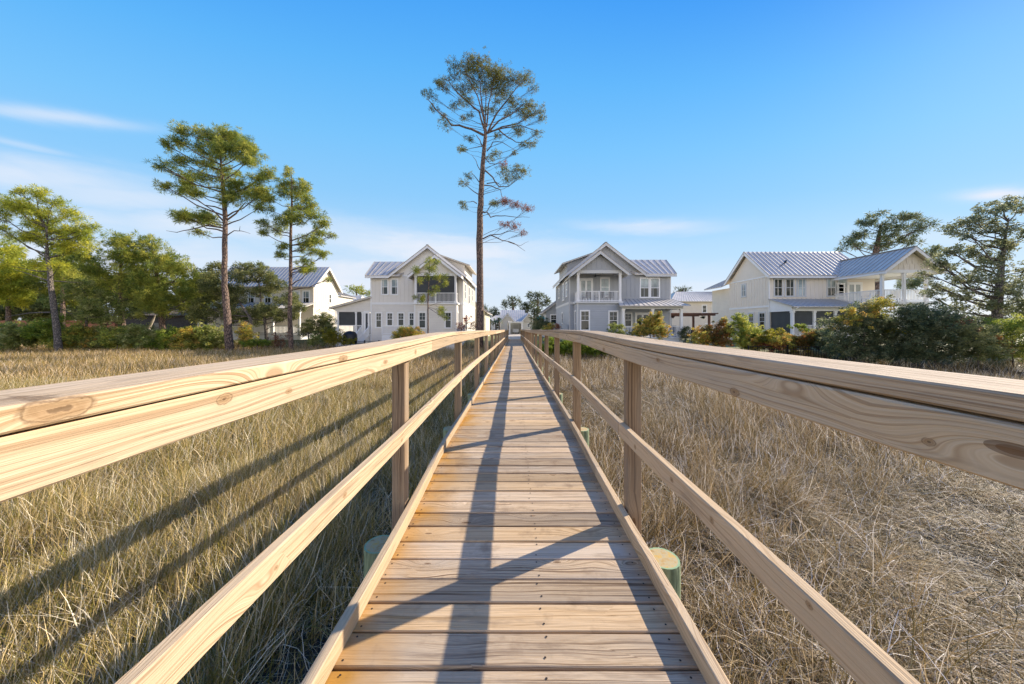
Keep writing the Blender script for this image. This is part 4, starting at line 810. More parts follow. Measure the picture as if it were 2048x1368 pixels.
# ---------------------------------------------------------------- the two mirrored houses either side of the boardwalk
def twin(name, label, s, X0, Y0, wid, lower, upper, trim, bayd, wingmat, dz=0.0, hw=3.85):
    gz = ground_z(X0+s*4, Y0)
    root = thing(name, label, 'house', (X0+s*4.5, Y0, gz), 'two storey houses with front balconies')
    X = lambda x: X0+s*x
    def bx(mb, x0, x1, y0, y1, z0, z1, m=0): a, b = sorted((X(x0), X(x1))); mb.box(a,b,y0,y1,z0,z1,m)
    zband = E0+2.12; ze = E0+4.9; xc = 3.475; za = E0+7.85
    mb = MB()
    bx(mb,0,7.1,Y0,Y0+10,gz-.3,zband); bx(mb,7.1,wid,Y0,Y0+4.2,gz-.3,zband)
    mb.build('lower_wall', M[lower], root)
    mb = MB(); bx(mb,.001,7.1,Y0+.001,Y0+10,zband,ze-.05); bx(mb,7.1,wid-.001,Y0+.001,Y0+4.2,zband,ze-.05)
    battens_x(mb, X(.03), X(wid-.03), Y0, zband+.12, ze-.1); battens_y(mb, Y0+.03, Y0+10, X(0), -s, zband+.12, ze-.1)
    zt = ze-.05                                             # gable triangle
    pts = [(X(0),Y0+.002,zt),(X(7.0),Y0+.002,zt),(X(7.0),Y0+.002,za-(7.0-xc)*.771-.12),(X(xc),Y0+.002,za-.14),(X(0),Y0+.002,za-xc*.771-.12)]
    mb.prism(pts if s > 0 else pts[::-1], (0,.2,0))
    battens_x(mb, X(.9), X(6.2), Y0+.002, zt+.1, zt+.62); battens_x(mb, X(1.7), X(5.2), Y0+.002, zt+.6, zt+1.3); battens_x(mb, X(2.6), X(4.4), Y0+.002, zt+1.3, zt+2.1)
    pts = [(X(wid-.01),Y0,ze-.05),(X(wid-.01),Y0+4.2,ze-.05),(X(wid-.01),Y0+2.1,E0+6.45)]; mb.prism(pts, (-.2*s,0,0))
    mb.build('upper_wall', M[upper], root)
    mb = MB(); a, b = sorted((X(-.02), X(wid+.02))); mb.box(a,b,Y0-.035,Y0+.0,zband-.1,zband+.12); a, b = sorted((X(-.035), X(0))); mb.box(a,b,Y0+.001,Y0+10,zband-.099,zband+.119)
    for xx in (0, wid-.12): a, b = sorted((X(xx), X(xx+.12))); mb.box(a,b,Y0-.03,Y0,gz-.2,zband-.1); mb.box(a,b,Y0-.03,Y0,zband+.12,ze-.06)
    a, b = sorted((X(.1), X(6.9))); mb.box(a,b,Y0-.03,Y0+.001,zt-.04,zt+.1)
    mb.build('trim_boards', trim, root)
    r1 = gable_roof_y(root, X(xc), hw, Y0-.4, Y0+10.3, za, .771, trim)
    mb = MB(); xr = wid+.38; A = (X(6.2),Y0-.4,E0+4.88); B = (X(xr),Y0-.4,E0+4.88); C = (X(xr),Y0+1.85,E0+6.64); Dv = (X(4.6),Y0+1.85,E0+6.64)
    roof(mb,A,B,C,Dv); roof(mb,(X(xr),Y0+4.3,E0+4.75),(X(5.4),Y0+4.3,E0+4.75),Dv,C); o = mb.build('roof', [M['roof'], M['roofrib']], root)
    f = MB(); a, b = sorted((X(7.3), X(xr))); f.box(a,b,Y0-.42,Y0-.38,E0+4.60,E0+4.78); f.build('fascia', trim, o)
    # shed dormer on the boardwalk side
    dm = MB(); bx(dm,.15,2.6,Y0+2.0,Y0+8,E0+4.6,E0+6.30); pts = [(X(.15),Y0+2.0,E0+6.30),(X(2.6),Y0+2.0,E0+6.30),(X(2.6),Y0+2.0,E0+7.2)]; dm.prism(pts if s > 0 else pts[::-1], (0,6,0)); d_ = dm.build('dormer', M[upper], root)
    rb = MB(); roof(rb,(X(-.45),Y0+8.3,E0+6.22),(X(-.45),Y0+1.6,E0+6.22),(X(3.0),Y0+1.6,E0+7.42),(X(3.0),Y0+8.3,E0+7.42),.09); rb.build('roof', [M['roof'], M['roofrib']], d_)
    # bay with balcony
    b0, b1 = .435, 4.5; yb = Y0-bayd; zf = E0+2.0
    mb = MB(); bx(mb,b0,b1,yb,Y0-.002,gz-.3,zf-.02); mb.build('bay_wall', M[lower], root)
    mb = MB(); bx(mb,b0-.12,b1+.12,yb-.12,Y0-.003,zf-.02,zf+.14)
    for xx in (b0, b1-.12): bx(mb,xx,xx+.12,yb-.03,yb,gz-.2,zf-.02)
    mb.build('balcony_floor', trim, root)
    zb = E0+4.70; mb = MB()
    bx(mb,b0,b1,yb,yb+.22,zb,zb+.28); bx(mb,b0,b0+.2,yb+.22,Y0-.03,zb,zb+.279); bx(mb,b1-.2,b1,yb+.22,Y0-.03,zb,zb+.279); mb.build('beam', trim, root)
    mb = MB(); bx(mb,b0+.2,b1-.2,yb+.22,Y0-.03,zb+.2,zb+.24); mb.build('balcony_ceiling', M['white_paint'], root)
    bc = (b0+b1)/2; pts = [(X(b0),yb+.03,zb+.28),(X(b1),yb+.03,zb+.28),(X(bc),yb+.03,zb+.28+(b1-b0)/2*.77-.05)]
    mb = MB(); mb.prism(pts if s > 0 else pts[::-1], (0,.1,0))
    k = 9
    for i in range(1, k): xx = b0+(b1-b0)*i/k; hh = ((b1-b0)/2-abs(xx-bc))*.77-.12; 
    for i in range(1, k):
        xx = b0+(b1-b0)*i/k; hh = ((b1-b0)/2-abs(xx-bc))*.77-.12
        if hh > .1: bx(mb,xx-.025,xx+.025,yb+.008,yb+.03,zb+.285,zb+.28+hh)
    mb.build('gable_wall', M[upper], root)
    gable_roof_y(root, X(bc), 2.56, yb-.4, Y0+2.5, E0+6.67, .77, trim)
    for xx in (b0+.12, b1-.12): column(root, X(xx), yb+.12, zf+.14, zb)
    railing(root, (X(b0+.2),yb+.1,zf+.12), (X(b1-.2),yb+.1,zf+.12), .95, .12, (.5,)); railing(root, (X(b0+.1),yb+.2,zf+.12), (X(b0+.1),Y0-.05,zf+.12), .95, .12)
    # low rear wing beside the path
    mb = MB(); zl = E0+1.85; bx(mb,-1.1,6.0,Y0+11.5,Y0+21,gz-.3,zl); pts = [(X(-1.1),Y0+11.5,zl),(X(6),Y0+11.5,zl),(X(2.45),Y0+11.5,zl+2.65)]; mb.prism(pts if s > 0 else pts[::-1], (0,9.5,0)); wg = mb.build('rear_wing', M[wingmat], root)
    rm = MB(); zw = zl-.18
    roof(rm,(X(-1.5),Y0+21.3,zw),(X(-1.5),Y0+11.1,zw),(X(2.45),Y0+11.1,zl+2.85),(X(2.45),Y0+21.3,zl+2.85),.12); roof(rm,(X(6.4),Y0+11.1,zw),(X(6.4),Y0+21.3,zw),(X(2.45),Y0+21.3,zl+2.85),(X(2.45),Y0+11.1,zl+2.85),.12)
    rm.build('roof', [M['roof'], M['roofrib']], wg)
    return root, X, bx, gz
# right hand grey house
h2, X, bx, gz = twin('grey_house', 'grey two storey house with open white balcony right of the boardwalk', 1, 5.245, 32.0, 9.8, 'grey_siding', 'grey_panel', M['lightgrey_trim'], 1.8, 'grey_siding')
T2 = M['white_paint']
for a in ((1280,1298.3,556,595.3),(1300.6,1318.8,556,595.3)): win_px(h2, *a, 32.0, T2, 'half')
win_px(h2, 1201, 1218.7, 555.8, 592.7, 32.0, T2, 'glass_blind'); 
def door(root, x0, x1, y0, y1, Z, trim, leaves=2, gm='glass', nm='french_door'):
    a = W(x0,y1,Z); b = W(x1,y0,Z); mb = MB(); w = b.x-a.x; h = b.z-a.z; O = Vector((a.x,Z,a.z)); n = -UY
    lbox(mb,O,UX,n,0,.10,0,h,0,.045); lbox(mb,O,UX,n,w-.10,w,0,h,0,.045); lbox(mb,O,UX,n,.10,w-.10,h-.12,h,0,.045); lw = (w-.2)/leaves
    for k in range(leaves):
        x = .10+k*lw; lbox(mb,O,UX,n,x,x+.09,0,h-.12,0,.03); lbox(mb,O,UX,n,x+lw-.09,x+lw,0,h-.12,0,.03); lbox(mb,O,UX,n,x+.09,x+lw-.09,0,.22,0,.03); lbox(mb,O,UX,n,x+.09,x+lw-.09,h-.24,h-.12,0,.03)
    o = mb.build(nm, trim, root); g = MB()
    for k in range(leaves):
        x = .10+k*lw; p = lambda a_, b_: O+UX*a_+n*.012+Vector((0,0,b_)); g.poly([p(x+.09,.22),p(x+lw-.09,.22),p(x+lw-.09,h-.24),p(x+.09,h-.24)])
    g.build('pane', M[gm], o); h_ = MB(); c = O+UX*(w/2+.06 if leaves > 1 else w-.2)+n*.05+Vector((0,0,1.0)); h_.box(c.x-.02,c.x+.02,c.y-.03,c.y+.02,c.z-.07,c.z+.07); h_.build('handle', M['blackmetal'], o); return o
door(h2, 1158.5, 1186, 556.5, 603.5, 32.0, T2, gm='glass_blind')
for a in ((1160.7,1179,621,661),(1217.5,1235.5,622,660)): win_px(h2, *a, 30.2, T2, 'glass', muntin=True)
win_px(h2, 1249, 1263.5, 626, 654, 32.0, T2, 'glass', muntin=True); door(h2, 1270, 1300, 625, 672, 32.0, T2)
for (yy, w, z0, z1) in ((33.0,.9,2.9,4.2),(35.2,.9,2.7,4.35),(38.6,.8,3.2,4.2),(36.0,.8,.2,1.3)): win_side(h2, 5.245, yy, w, z0, z1, T2, -1, 'glass_blind' if yy < 36 else 'glass')
win_side(h2, 5.68, 30.7, .55, -1.0, 1.25, T2, -1)
window(h2, Vector((4.2+.55, 43.5, E0+.15)), UX, -UY, .8, 1.15, T2, 'glass', muntin=True)
mb = MB(); mb.box(4.75,5.21,32.35,33.0,.7,E0+.05); mb.build('utility_box', M['greybox'], h2)
# porch
zfl = E0-1.06; mb = MB(); mb.box(9.77,14.9,29.3,31.997,zfl-.12,zfl); mb.box(9.8,14.85,29.36,29.4,gz-.3,zfl-.12); mb.box(14.8,14.84,29.41,31.9,gz-.3,zfl-.12); mb.build('porch_floor', T2, h2)
for x in (9.62, 12.2, 14.75): column(h2, x, 29.42, zfl if x > 9.7 else gz, E0+1.42, .2)
mb = MB(); mb.box(9.5,14.87,29.33,29.53,E0+1.42,E0+1.64); mb.box(14.67,14.87,29.54,31.99,E0+1.42,E0+1.639); mb.build('beam', M['lightgrey_trim'], h2)
mb = MB(); A=(9.15,28.95,E0+1.70); B=(15.35,28.95,E0+1.70); C=(15.1,31.99,E0+2.48); Dv=(9.9,31.99,E0+2.48); roof(mb,A,B,C,Dv,.08); mb.build('porch_roof', [M['roof'],M['roofrib']], h2)
mb = MB(); mb.box(9.8,14.65,29.55,31.98,E0+1.60,E0+1.66); mb.build('porch_ceiling', T2, h2)
railing(h2, (9.72,29.42,zfl), (12.1,29.42,zfl), .95, .13); railing(h2, (12.3,29.42,zfl), (14.65,29.42,zfl), .95, .13); railing(h2, (14.75,29.5,zfl), (14.75,31.9,zfl), .95, .13)
# ceiling fan on the balcony
mb = MB(); c = Vector((7.6, 31.2, E0+4.62)); mb.tube([c+Vector((0,0,.28)), c],[.02,.02],6); mb.tube([c+Vector((0,0,.05)),c-Vector((0,0,.1))],[.10,.07],10)
for k in range(5): a = k*1.2566+.2; d = Vector((math.cos(a),math.sin(a),0)); mb.bar(c+d*.1, c+d*.65, .13, .012)
mb.build('ceiling_fan', M['blackmetal'], h2)
def chair(lab, x, y, z, rz, group, mat='bluefab'):
    t = thing('patio_chair', lab, 'chair', (x,y,z), group); c, s = math.cos(rz), math.sin(rz)
    def P(a, b, h): return Vector((x+a*c-b*s, y+a*s+b*c, z+h))
    def pb(mb, a0,a1,b0,b1,h0,h1): mb.hexa([P(a0,b0,h0),P(a1,b0,h0),P(a1,b1,h0),P(a0,b1,h0),P(a0,b0,h1),P(a1,b0,h1),P(a1,b1,h1),P(a0,b1,h1)])
    mb = MB(); pb(mb,-.3,.3,-.28,.28,.38,.46); mb.build('seat', M[mat], t)
    mb = MB(); mb.hexa([P(-.28,.25,.47),P(.28,.25,.47),P(.28,.31,.47),P(-.28,.31,.47),P(-.28,.37,1.0),P(.28,.37,1.0),P(.28,.43,1.0),P(-.28,.43,1.0)]); mb.build('backrest', M[mat], t)
    for sx in (-1, 1):
        for sy in (-1, 1): mb = MB(); pb(mb, min(sx*.27,sx*.3), max(sx*.27,sx*.3), min(sy*.24,sy*.27), max(sy*.24,sy*.27), 0, .379); mb.build('leg', M['blackmetal'], t)
        mb = MB(); pb(mb, min(sx*.31,sx*.35), max(sx*.31,sx*.35), -.27, .3, .62, .65); pb(mb, min(sx*.31,sx*.35), max(sx*.31,sx*.35), -.27,-.24, 0, .619); mb.build('armrest', M['blackmetal'], t)
for x, lab in ((13.55,'blue backed chair at the right end of the grey porch'), (14.25,'blue backed chair nearest the right porch column'), (10.9,'blue backed chair in front of the grey porch window')): chair(lab, x, 30.3, zfl, math.pi, 'chairs on the grey porch')
for x, lab in ((6.7,'dark chair on the grey balcony below the french door'), (7.9,'dark chair in the middle of the grey balcony'), (8.8,'dark chair at the right end of the grey balcony')): chair(lab, x, 31.0, E0+2.14, math.pi+.3, 'chairs on the grey balcony', 'dark')
# left hand white house
h1, X, bx, gz = twin('white_house', 'white two storey house with screened balcony left of the boardwalk', -1, -5.09, 33.0, 9.2, 'white_siding', 'white_panel', M['white_paint'], 1.2, 'yellowwall')
for a in ((763.2,776.5,558,589.6),(782,795.7,558,589.6)): win_px(h1, *a, 33.0, T2, 'half')
for a in ((751.6,763.7,625,655.6),(773.5,786,625,652),(795.7,808.5,625,652),(818,828.7,625,652)): win_px(h1, *a, 33.0, T2, 'glass', muntin=True)
for a in ((837.6,852,624,656.5),(890,903,624,656.5)): win_px(h1, *a, 31.8, T2, 'glass', muntin=True)
sx0, sx1, ys = -9.35, -5.75, 31.98                                    # insect screens of the balcony
mb = MB(); mb.box(sx0,sx1,ys,ys+.01,E0+2.15,E0+4.69); mb.build('insect_screen', M['screen'], h1)
mb = MB(); mb.box(-5.66,-5.65,ys+.1,32.9,E0+2.15,E0+4.69); mb.build('insect_screen', M['screen'], h1)
for yy, w, z0, z1 in ((34.0,.8,2.7,4.2),(36.8,.8,2.4,4.2),(39.8,.8,2.9,4.2),(34.6,.8,-.6,1.1)): win_side(h1, -5.09, yy, w, z0, z1, T2, 1)
win_side(h1, -5.525, 32.2, .4, -.9, 1.2, T2, 1)
mb = MB(); mb.box(-3.985,-3.93,46.0,48.4,.85,E0+.95); mb.box(-3.985,-3.93,49.2,51.6,.85,E0+.95); mb.build('garage_door', T2, h1)
# screened porch at the far end
zfl = E0-1.0; mb = MB(); pts = [(-18.2,33.1,E0+1.62),(-14.3,33.1,E0+2.62),(-14.3,33.1,E0+1.3),(-17.65,33.1,E0+1.3)]; mb.prism(pts[::-1], (0,.12,0)); mb.build('porch_gable', M['white_siding'], h1)
mb = MB(); roof(mb,(-18.3,38,E0+1.72),(-18.3,32.8,E0+1.72),(-14.2,32.8,E0+2.82),(-14.2,38,E0+2.82),.14); o = mb.build('porch_roof', [M['roof'],M['roofrib']], h1)
g2 = MB(); g2.tube([(-18.32,32.75,E0+1.58),(-18.25,32.78,E0+1.42),(-17.7,32.95,E0+1.32),(-17.68,33.0,gz)],[.04,.04,.04,.04],6); g2.build('downspout', T2, o)
mb = MB(); mb.box(-17.7,-14.29,33.1,38,zfl-.14,zfl); mb.box(-17.65,-14.3,33.15,33.2,gz-.2,zfl-.14); mb.build('porch_floor', T2, h1)
for xx in (-17.6,-15.8,-15.15): column(h1, xx, 33.2, zfl, E0+1.3, .15)
for q in ((-17.5,-15.85,33.2,zfl+.95),(-15.72,-15.22,33.2,zfl+.95),(-17.5,-15.1,36.5,zfl)): mb = MB(); mb.box(q[0],q[1],q[2],q[2]+.01,q[3],E0+1.3); mb.build('insect_screen', M['screen'], h1)
railing(h1, (-17.5,33.2,zfl), (-15.85,33.2,zfl), .95, .12); railing(h1, (-15.75,33.2,zfl), (-15.2,33.2,zfl), .95, .12)
door(h1, 727.5, 739.5, 622, 667, 33.12, T2, 1, 'screen', 'screen_door')
mb = MB()
for k in range(5): mb.box(-15.05,-14.45,32.85-.27*k,33.1-.27*k,gz-.1,zfl-.05-.155*k)
mb.build('steps', T2, h1)
railing(h1, (-15.12,31.7,zfl-.75), (-15.12,33.0,zfl), .9, .14); railing(h1, (-14.4,31.7,zfl-.75), (-14.4,33.0,zfl), .9, .14)
railing(h1, (-12.8,32.2,zfl+.05), (-9.9,32.2,zfl+.05), .85, .13, (0,.5,1)); mb = MB(); mb.box(-12.8,-9.6,32.1,32.998,gz-.1,zfl+.0); mb.build('landing', T2, h1)
# right cream house with the corner balcony
h3 = thing('cream_house', 'cream two storey house with long metal roof and corner balcony on the right', 'house', (28, 31, .85)); gz = .85
mb = MB(); mb.box(23.73,33.6,31,36.7,gz-.3,E0+1.72); mb.build('lower_wall', M['cream_siding'], h3)
mb = MB(); mb.box(23.731,33.6,31.001,36.699,E0+1.72,E0+4.55); mb.prism([(23.732,31,E0+4.55),(23.732,36.7,E0+4.55),(23.732,33.85,E0+7.15)][::-1], (.2,0,0))
battens_x(mb, 23.8, 29.5, 31.0, E0+1.85, E0+4.5, .36); battens_y(mb, 31.05, 36.65, 23.73, -1, E0+1.85, E0+4.6, .36); mb.build('upper_wall', M['cream_panel'], h3)
mb = MB(); mb.box(23.69,23.73,31.0,36.7,E0+1.66,E0+1.84); mb.box(23.69,23.80,30.96,31.0,gz,E0+4.5); mb.box(23.695,23.729,31.001,36.7,E0+4.52,E0+4.64); mb.build('trim_boards', M['white_paint'], h3)
mb = MB(); roof(mb,(23.35,30.55,E0+4.62),(33.0,30.55,E0+4.62),(33.0,33.85,E0+7.45),(23.35,33.85,E0+7.45)); roof(mb,(33.0,37.1,E0+4.62),(23.35,37.1,E0+4.62),(23.35,33.85,E0+7.45),(33.0,33.85,E0+7.45)); rf = mb.build('roof', [M['roof'],M['roofrib']], h3)
fb = MB()
for a, b in (((23.36,30.55,E0+4.5),(23.36,33.85,E0+7.33)), ((23.36,37.1,E0+4.5),(23.36,33.85,E0+7.33))): fb.bar(Vector(a)-Vector((0,0,.10)), Vector(b)-Vector((0,0,.10)), .05, .2)
fb.box(23.4,33.0,30.55,30.59,E0+4.32,E0+4.50)
fb.build('fascia', T2, rf)
mb = MB(); roof(mb,(23.1,40.5,E0+4.3),(23.1,37.15,E0+4.3),(26,37.15,E0+5.6),(26,40.5,E0+5.6),.1); mb.build('rear_roof', [M['roof'],M['roofrib']], h3)
mb = MB(); mb.box(23.9,28,36.71,40.2,gz-.2,E0+4.1); mb.build('rear_wall', M['cream_siding'], h3)
for a in ((1548,1566),(1570,1588),(1653.6,1671.7),(1676,1693.5)): win_px(h3, a[0], a[1], 557.5, 593, 31.0, M['lightgrey_trim'], 'glass' if a[0] < 1600 else 'half')
win_px(h3, 1593, 1611, 557.5, 593, 31.0, M['lightgrey_trim'], 'glass_blind')
for yy, w, z0, z1, mu in ((34.1,.55,2.95,4.15,False),(31.5,.7,-.5,1.15,True),(33.0,.65,-.4,1.15,True),(34.7,.65,-.4,1.15,True)): win_side(h3, 23.73, yy, w, z0, z1, M['lightgrey_trim'], -1, 'glass_blind' if z0 > 0 else 'glass', muntin=mu)
zfl = E0-.98; mb = MB(); mb.box(23.9,30,28.5,30.997,zfl-.15,zfl); mb.box(23.95,30,28.56,28.6,gz-.3,zfl-.15); mb.build('porch_floor', T2, h3)
mb = MB(); roof(mb,(23.6,28.1,E0+1.58),(30.2,28.1,E0+1.58),(30.2,30.96,E0+2.42),(23.6,30.96,E0+2.42),.09); mb.build('porch_roof', [M['roof'],M['roofrib']], h3)
mb = MB(); mb.prism([(23.75,28.5,E0+1.2),(23.75,30.95,E0+1.2),(23.75,30.95,E0+2.3),(23.75,28.5,E0+1.55)][::-1], (.08,0,0)); mb.box(23.84,30,28.5,28.7,E0+1.2,E0+1.5); mb.build('beam', T2, h3)
for xx in (23.9,25.75,27.55,29.4): column(h3, xx, 28.6, zfl, E0+1.2, .2)
mb = MB(); mb.box(24.0,29.4,28.63,28.64,zfl+.95,E0+1.2); mb.build('insect_screen', M['screen'], h3)
mb = MB(); mb.box(23.85,23.86,28.7,30.9,zfl,E0+1.2); mb.build('insect_screen', M['screen'], h3)
for a, b in ((24.0,25.65),(25.85,27.45),(27.65,29.3)): railing(h3, (a,28.58,zfl), (b,28.58,zfl), .95, .11)
mb = MB(); mb.tube([(23.95,28.05,E0+1.5),(23.9,28.3,E0+1.35),(23.82,28.45,E0+1.2),(23.8,28.47,gz)],[.045]*4,6); mb.build('downspout', T2, h3)
# corner balcony wing
gable_roof_y(h3, 31.9, 2.45, 26.4, 32.6, E0+6.25, .77, M['white_paint'])
mb = MB(); mb.prism([(29.8,26.85,E0+4.45),(34.0,26.85,E0+4.45),(31.9,26.85,E0+6.02)], (0,.1,0)); battens_x(mb, 30.6, 33.2, 26.85, E0+4.5, E0+4.95); battens_x(mb, 31.2, 32.6, 26.85, E0+4.9, E0+5.35); mb.build('gable_wall', M['cream_panel'], h3)
mb = MB(); mb.box(29.7,34.1,26.8,27.02,E0+4.2,E0+4.45); mb.box(29.7,29.9,27.02,30.97,E0+4.2,E0+4.449); mb.box(33.9,34.1,27.02,30.97,E0+4.2,E0+4.449); mb.build('balcony_beam', T2, h3)
mb = MB(); mb.box(29.6,34.2,26.7,30.99,E0+1.66,E0+1.9); mb.build('balcony_floor', T2, h3)
mb = MB(); mb.box(29.9,33.9,27.02,30.97,E0+4.3,E0+4.34); mb.build('balcony_ceiling', T2, h3)
for xx in (29.8,31.55,33.35): column(h3, xx, 26.95, E0+1.9, E0+4.2, .17)
for xx in (31.5,33.2): column(h3, xx, 26.95, gz, E0+1.66, .25)
railing(h3, (29.9,26.95,E0+1.9), (31.4,26.95,E0+1.9), .95, .11); railing(h3, (31.6,26.95,E0+1.9), (33.25,26.95,E0+1.9), .95, .11); railing(h3, (29.75,27.1,E0+1.9), (29.75,30.9,E0+1.9), .95, .11)
def door2(root, x0, x1, z0, z1, Z, **k): door(root, VX+x0*F/Z, VX+x1*F/Z, HY-(z1)*F/Z, HY-(z0)*F/Z, Z, T2, **k)
door2(h3, 31.0, 32.4, 1.92, 4.0, 30.99, gm='glass_blind')
window(h3, Vector((30.05,31,E0+2.4)), UX, -UY, .65, 1.4, T2, 'glass_blind')
chair('white chair on the right corner balcony beside the railing', 32.6, 28.6, E0+1.9, 2.6, 'chairs on the corner balcony', 'white_paint'); chair('white chair on the corner balcony near the french door', 31.0, 29.2, E0+1.9, 3.4, 'chairs on the corner balcony', 'white_paint')
mb = MB(); mb.bar((25.2,31.6,E0+5.6),(26.3,32.2,E0+6.1),.04,.04); mb.bar((26.1,32.1,E0+6.0),(26.35,32.25,E0+6.25),.14,.10); mb.build('roof_vent_pipe', M['blackmetal'], rf)
# cream gabled house on the far left
h0 = thing('gabled_house', 'cream gabled house with metal roof half hidden behind oaks on the left', 'house', (-29, 40, .85))
mb = MB(); mb.box(-36,-24.2,40,45.6,.5,E0+2.0); mb.build('lower_wall', M['cream_siding'], h0)
mb = MB(); mb.box(-35.99,-24.201,40.001,45.599,E0+2.0,E0+4.6); mb.prism([(-24.2,40,E0+4.6),(-24.2,45.6,E0+4.6),(-24.2,42.8,E0+7.2)], (-.2,0,0)); battens_y(mb, 40.05, 45.5, -24.2, 1, E0+2.1, E0+4.55, .4); battens_x(mb, -35.9, -24.3, 40, E0+2.1, E0+4.55, .4); mb.build('upper_wall', M['cream_panel'], h0)
mb = MB(); roof(mb,(-36.5,39.6,E0+4.6),(-23.8,39.6,E0+4.6),(-23.8,42.8,E0+7.47),(-36.5,42.8,E0+7.47)); roof(mb,(-23.8,46,E0+4.6),(-36.5,46,E0+4.6),(-36.5,42.8,E0+7.47),(-23.8,42.8,E0+7.47)); rf = mb.build('roof', [M['roof'],M['roofrib']], h0)
fb = MB(); fb.bar((-23.78,39.6,E0+4.42),(-23.78,42.8,E0+7.28),.05,.2); fb.bar((-23.78,46,E0+4.42),(-23.78,42.8,E0+7.28),.05,.2); fb.build('fascia', T2, rf)
mb = MB(); mb.box(-30,-24.3,45.61,50,.5,E0+4.0); mb.build('rear_wall', M['cream_siding'], h0); mb = MB(); roof(mb,(-24.0,46,E0+4.1),(-24.0,50.4,E0+4.1),(-27,50.4,E0+5.3),(-27,46,E0+5.3)); mb.build('rear_roof', [M['roof'],M['roofrib']], h0)
for x0 in (-25.4,-26.6,-30,-32): window(h0, Vector((x0,40,E0+2.5)), UX, -UY, .7, 1.55, T2, 'half')
win_side(h0, -24.2, 43.4, .5, 2.9, 4.0, T2, 1); win_side(h0, -24.2, 41.2, .7, -.2, 1.2, T2, 1)
zfl = .85+.6; mb = MB(); roof(mb,(-36.3,37.2,E0+1.9),(-23.9,37.2,E0+1.9),(-23.9,39.97,E0+2.7),(-36.3,39.97,E0+2.7),.1); mb.build('porch_roof', [M['roof'],M['roofrib']], h0)
mb = MB(); mb.box(-36,-24.2,37.6,39.99,.5,zfl); mb.box(-36,-24.2,37.6,37.8,E0+1.5,E0+1.78); mb.build('porch_floor', T2, h0)
for xx in (-35.8,-33,-30.2,-27.4,-24.4): column(h0, xx, 37.72, zfl, E0+1.5, .2)
for a, b in ((-35.7,-33.1),(-32.9,-30.3),(-30.1,-27.5),(-27.3,-24.5)): railing(h0, (a,37.72,zfl), (b,37.72,zfl), .95, .14)
# far houses
def hip(name, lab, x0, x1, y0, y1, ze, zr, wall, inset, gzz, wins=(), group=None):
    r = thing(name, lab, 'house', ((x0+x1)/2, y0, gzz), group); mb = MB(); mb.box(x0,x1,y0,y1,gzz-.3,ze); mb.build('wall', M[wall], r)
    mb = MB(); e = .4; ym = (y0+y1)/2; A=(x0-e,y0-e,ze); B=(x1+e,y0-e,ze); C=(x1+e,y1+e,ze); Dd=(x0-e,y1+e,ze); R0=(x0+inset,ym,zr); R1=(x1-inset,ym,zr)
    roof(mb,A,B,R1,R0,.1); roof(mb,C,Dd,R0,R1,.1)
    mb.slab([Dd,A,R0],.1,0); mb.slab([B,C,R1],.1,0); mb.build('roof', [M['roof'],M['roofrib']], r)
    for (xx, zz, w, h) in wins: window(r, Vector((xx,y0,zz)), UX, -UY, w, h, T2, 'glass', tw=.12)
    return r
hip('hip_roofed_house', 'far cream house with white hip roof behind the brown pergola', 24.6, 37, 52, 60, E0+3.7, E0+5.6, 'cream_siding', 2.6, .8, ((29.4,E0+1.95,.6,1.1),(30.95,E0+1.95,.6,1.1),(29.9,E0-1.2,1.5,1.3)))
hip('low_house', 'pale low house with white roof behind the left porch roof', -33, -26.5, 56, 66, E0+3.0, E0+5.4, 'white_siding', 1.5, .8, ((-30,E0+.6,.8,1.2),))
hip('low_house', 'pale grey roofed house behind the distant palms', -5.6, -1.6, 76, 86, E0+1.0, E0+2.4, 'white_siding', 1.0, .75, ((-4.5,E0-.9,.9,1.1),))
# garage with two gables at the end of the path
gg = thing('garage', 'white garage with twin gables and striped metal roof at the end of the boardwalk', 'garage', (.4, 65, .75)); k = 65/F
xa, xb = (1000-VX)*k, (1068-VX)*k
mb = MB(); mb.box(xa+.2,-1.35,65,72,.4,E0+.6); mb.box(1.55,xb-.1,65,72,.4,E0+.6); mb.box(-1.35,1.55,70,72,.4,E0+.6); mb.prism([(xa+.2,65,E0+.6),(.0,65,E0+.6),(-1.37,65,E0+2.2)],(0,3,0)); mb.prism([(1.45,65,E0+.6),(xb-.1,65,E0+.6),(2.8,65,E0+2.2)],(0,3,0)); mb.box(-1.35,1.55,65.0,65.2,E0+.35,E0+.6); mb.build('wall', M['white_siding'], gg)
mb = MB()
for xc, hw in ((-1.37,1.6),(2.8,1.45)):
    for sg in (-1,1): roof(mb,(xc+sg*hw,64.6,E0+.55),(xc+sg*hw,69,E0+.55),(xc,69,E0+2.4),(xc,64.6,E0+2.4),.12)
roof(mb,(-1.4,64.9,E0+.62),(2.8,64.9,E0+.62),(2.8,68.2,E0+2.42),(-1.4,68.2,E0+2.42),.1,.35); roof(mb,(xa-.1,68.25,E0+1.9),(2.2,68.25,E0+1.9),(2.2,71,E0+3.2),(xa-.1,71,E0+3.2),.1,.4); mb.build('roof', [M['roof'],M['roofrib']], gg)
mb = MB(); 
for xc in (-1.37,2.8):
    for sg in (-1,1): mb.bar((xc+sg*1.5,64.55,E0+.55),(xc,64.55,E0+2.25),.05,.16)
    mb.box(xc-.35,xc+.35,64.52,64.57,E0+1.6,E0+1.68)
mb.build('gable_trim', T2, gg); window(gg, Vector((2.55,65,E0-.35)), UX, -UY, .35, .55, T2, 'glass')
mb = MB(); mb.box(-1.3,1.5,69.9,69.95,.8,E0+.3); mb.build('open_bay', M['greybox'], gg)
pg = thing('pergola', 'white pergola in front of the twin gabled garage', 'pergola', (.3, 60, .78))
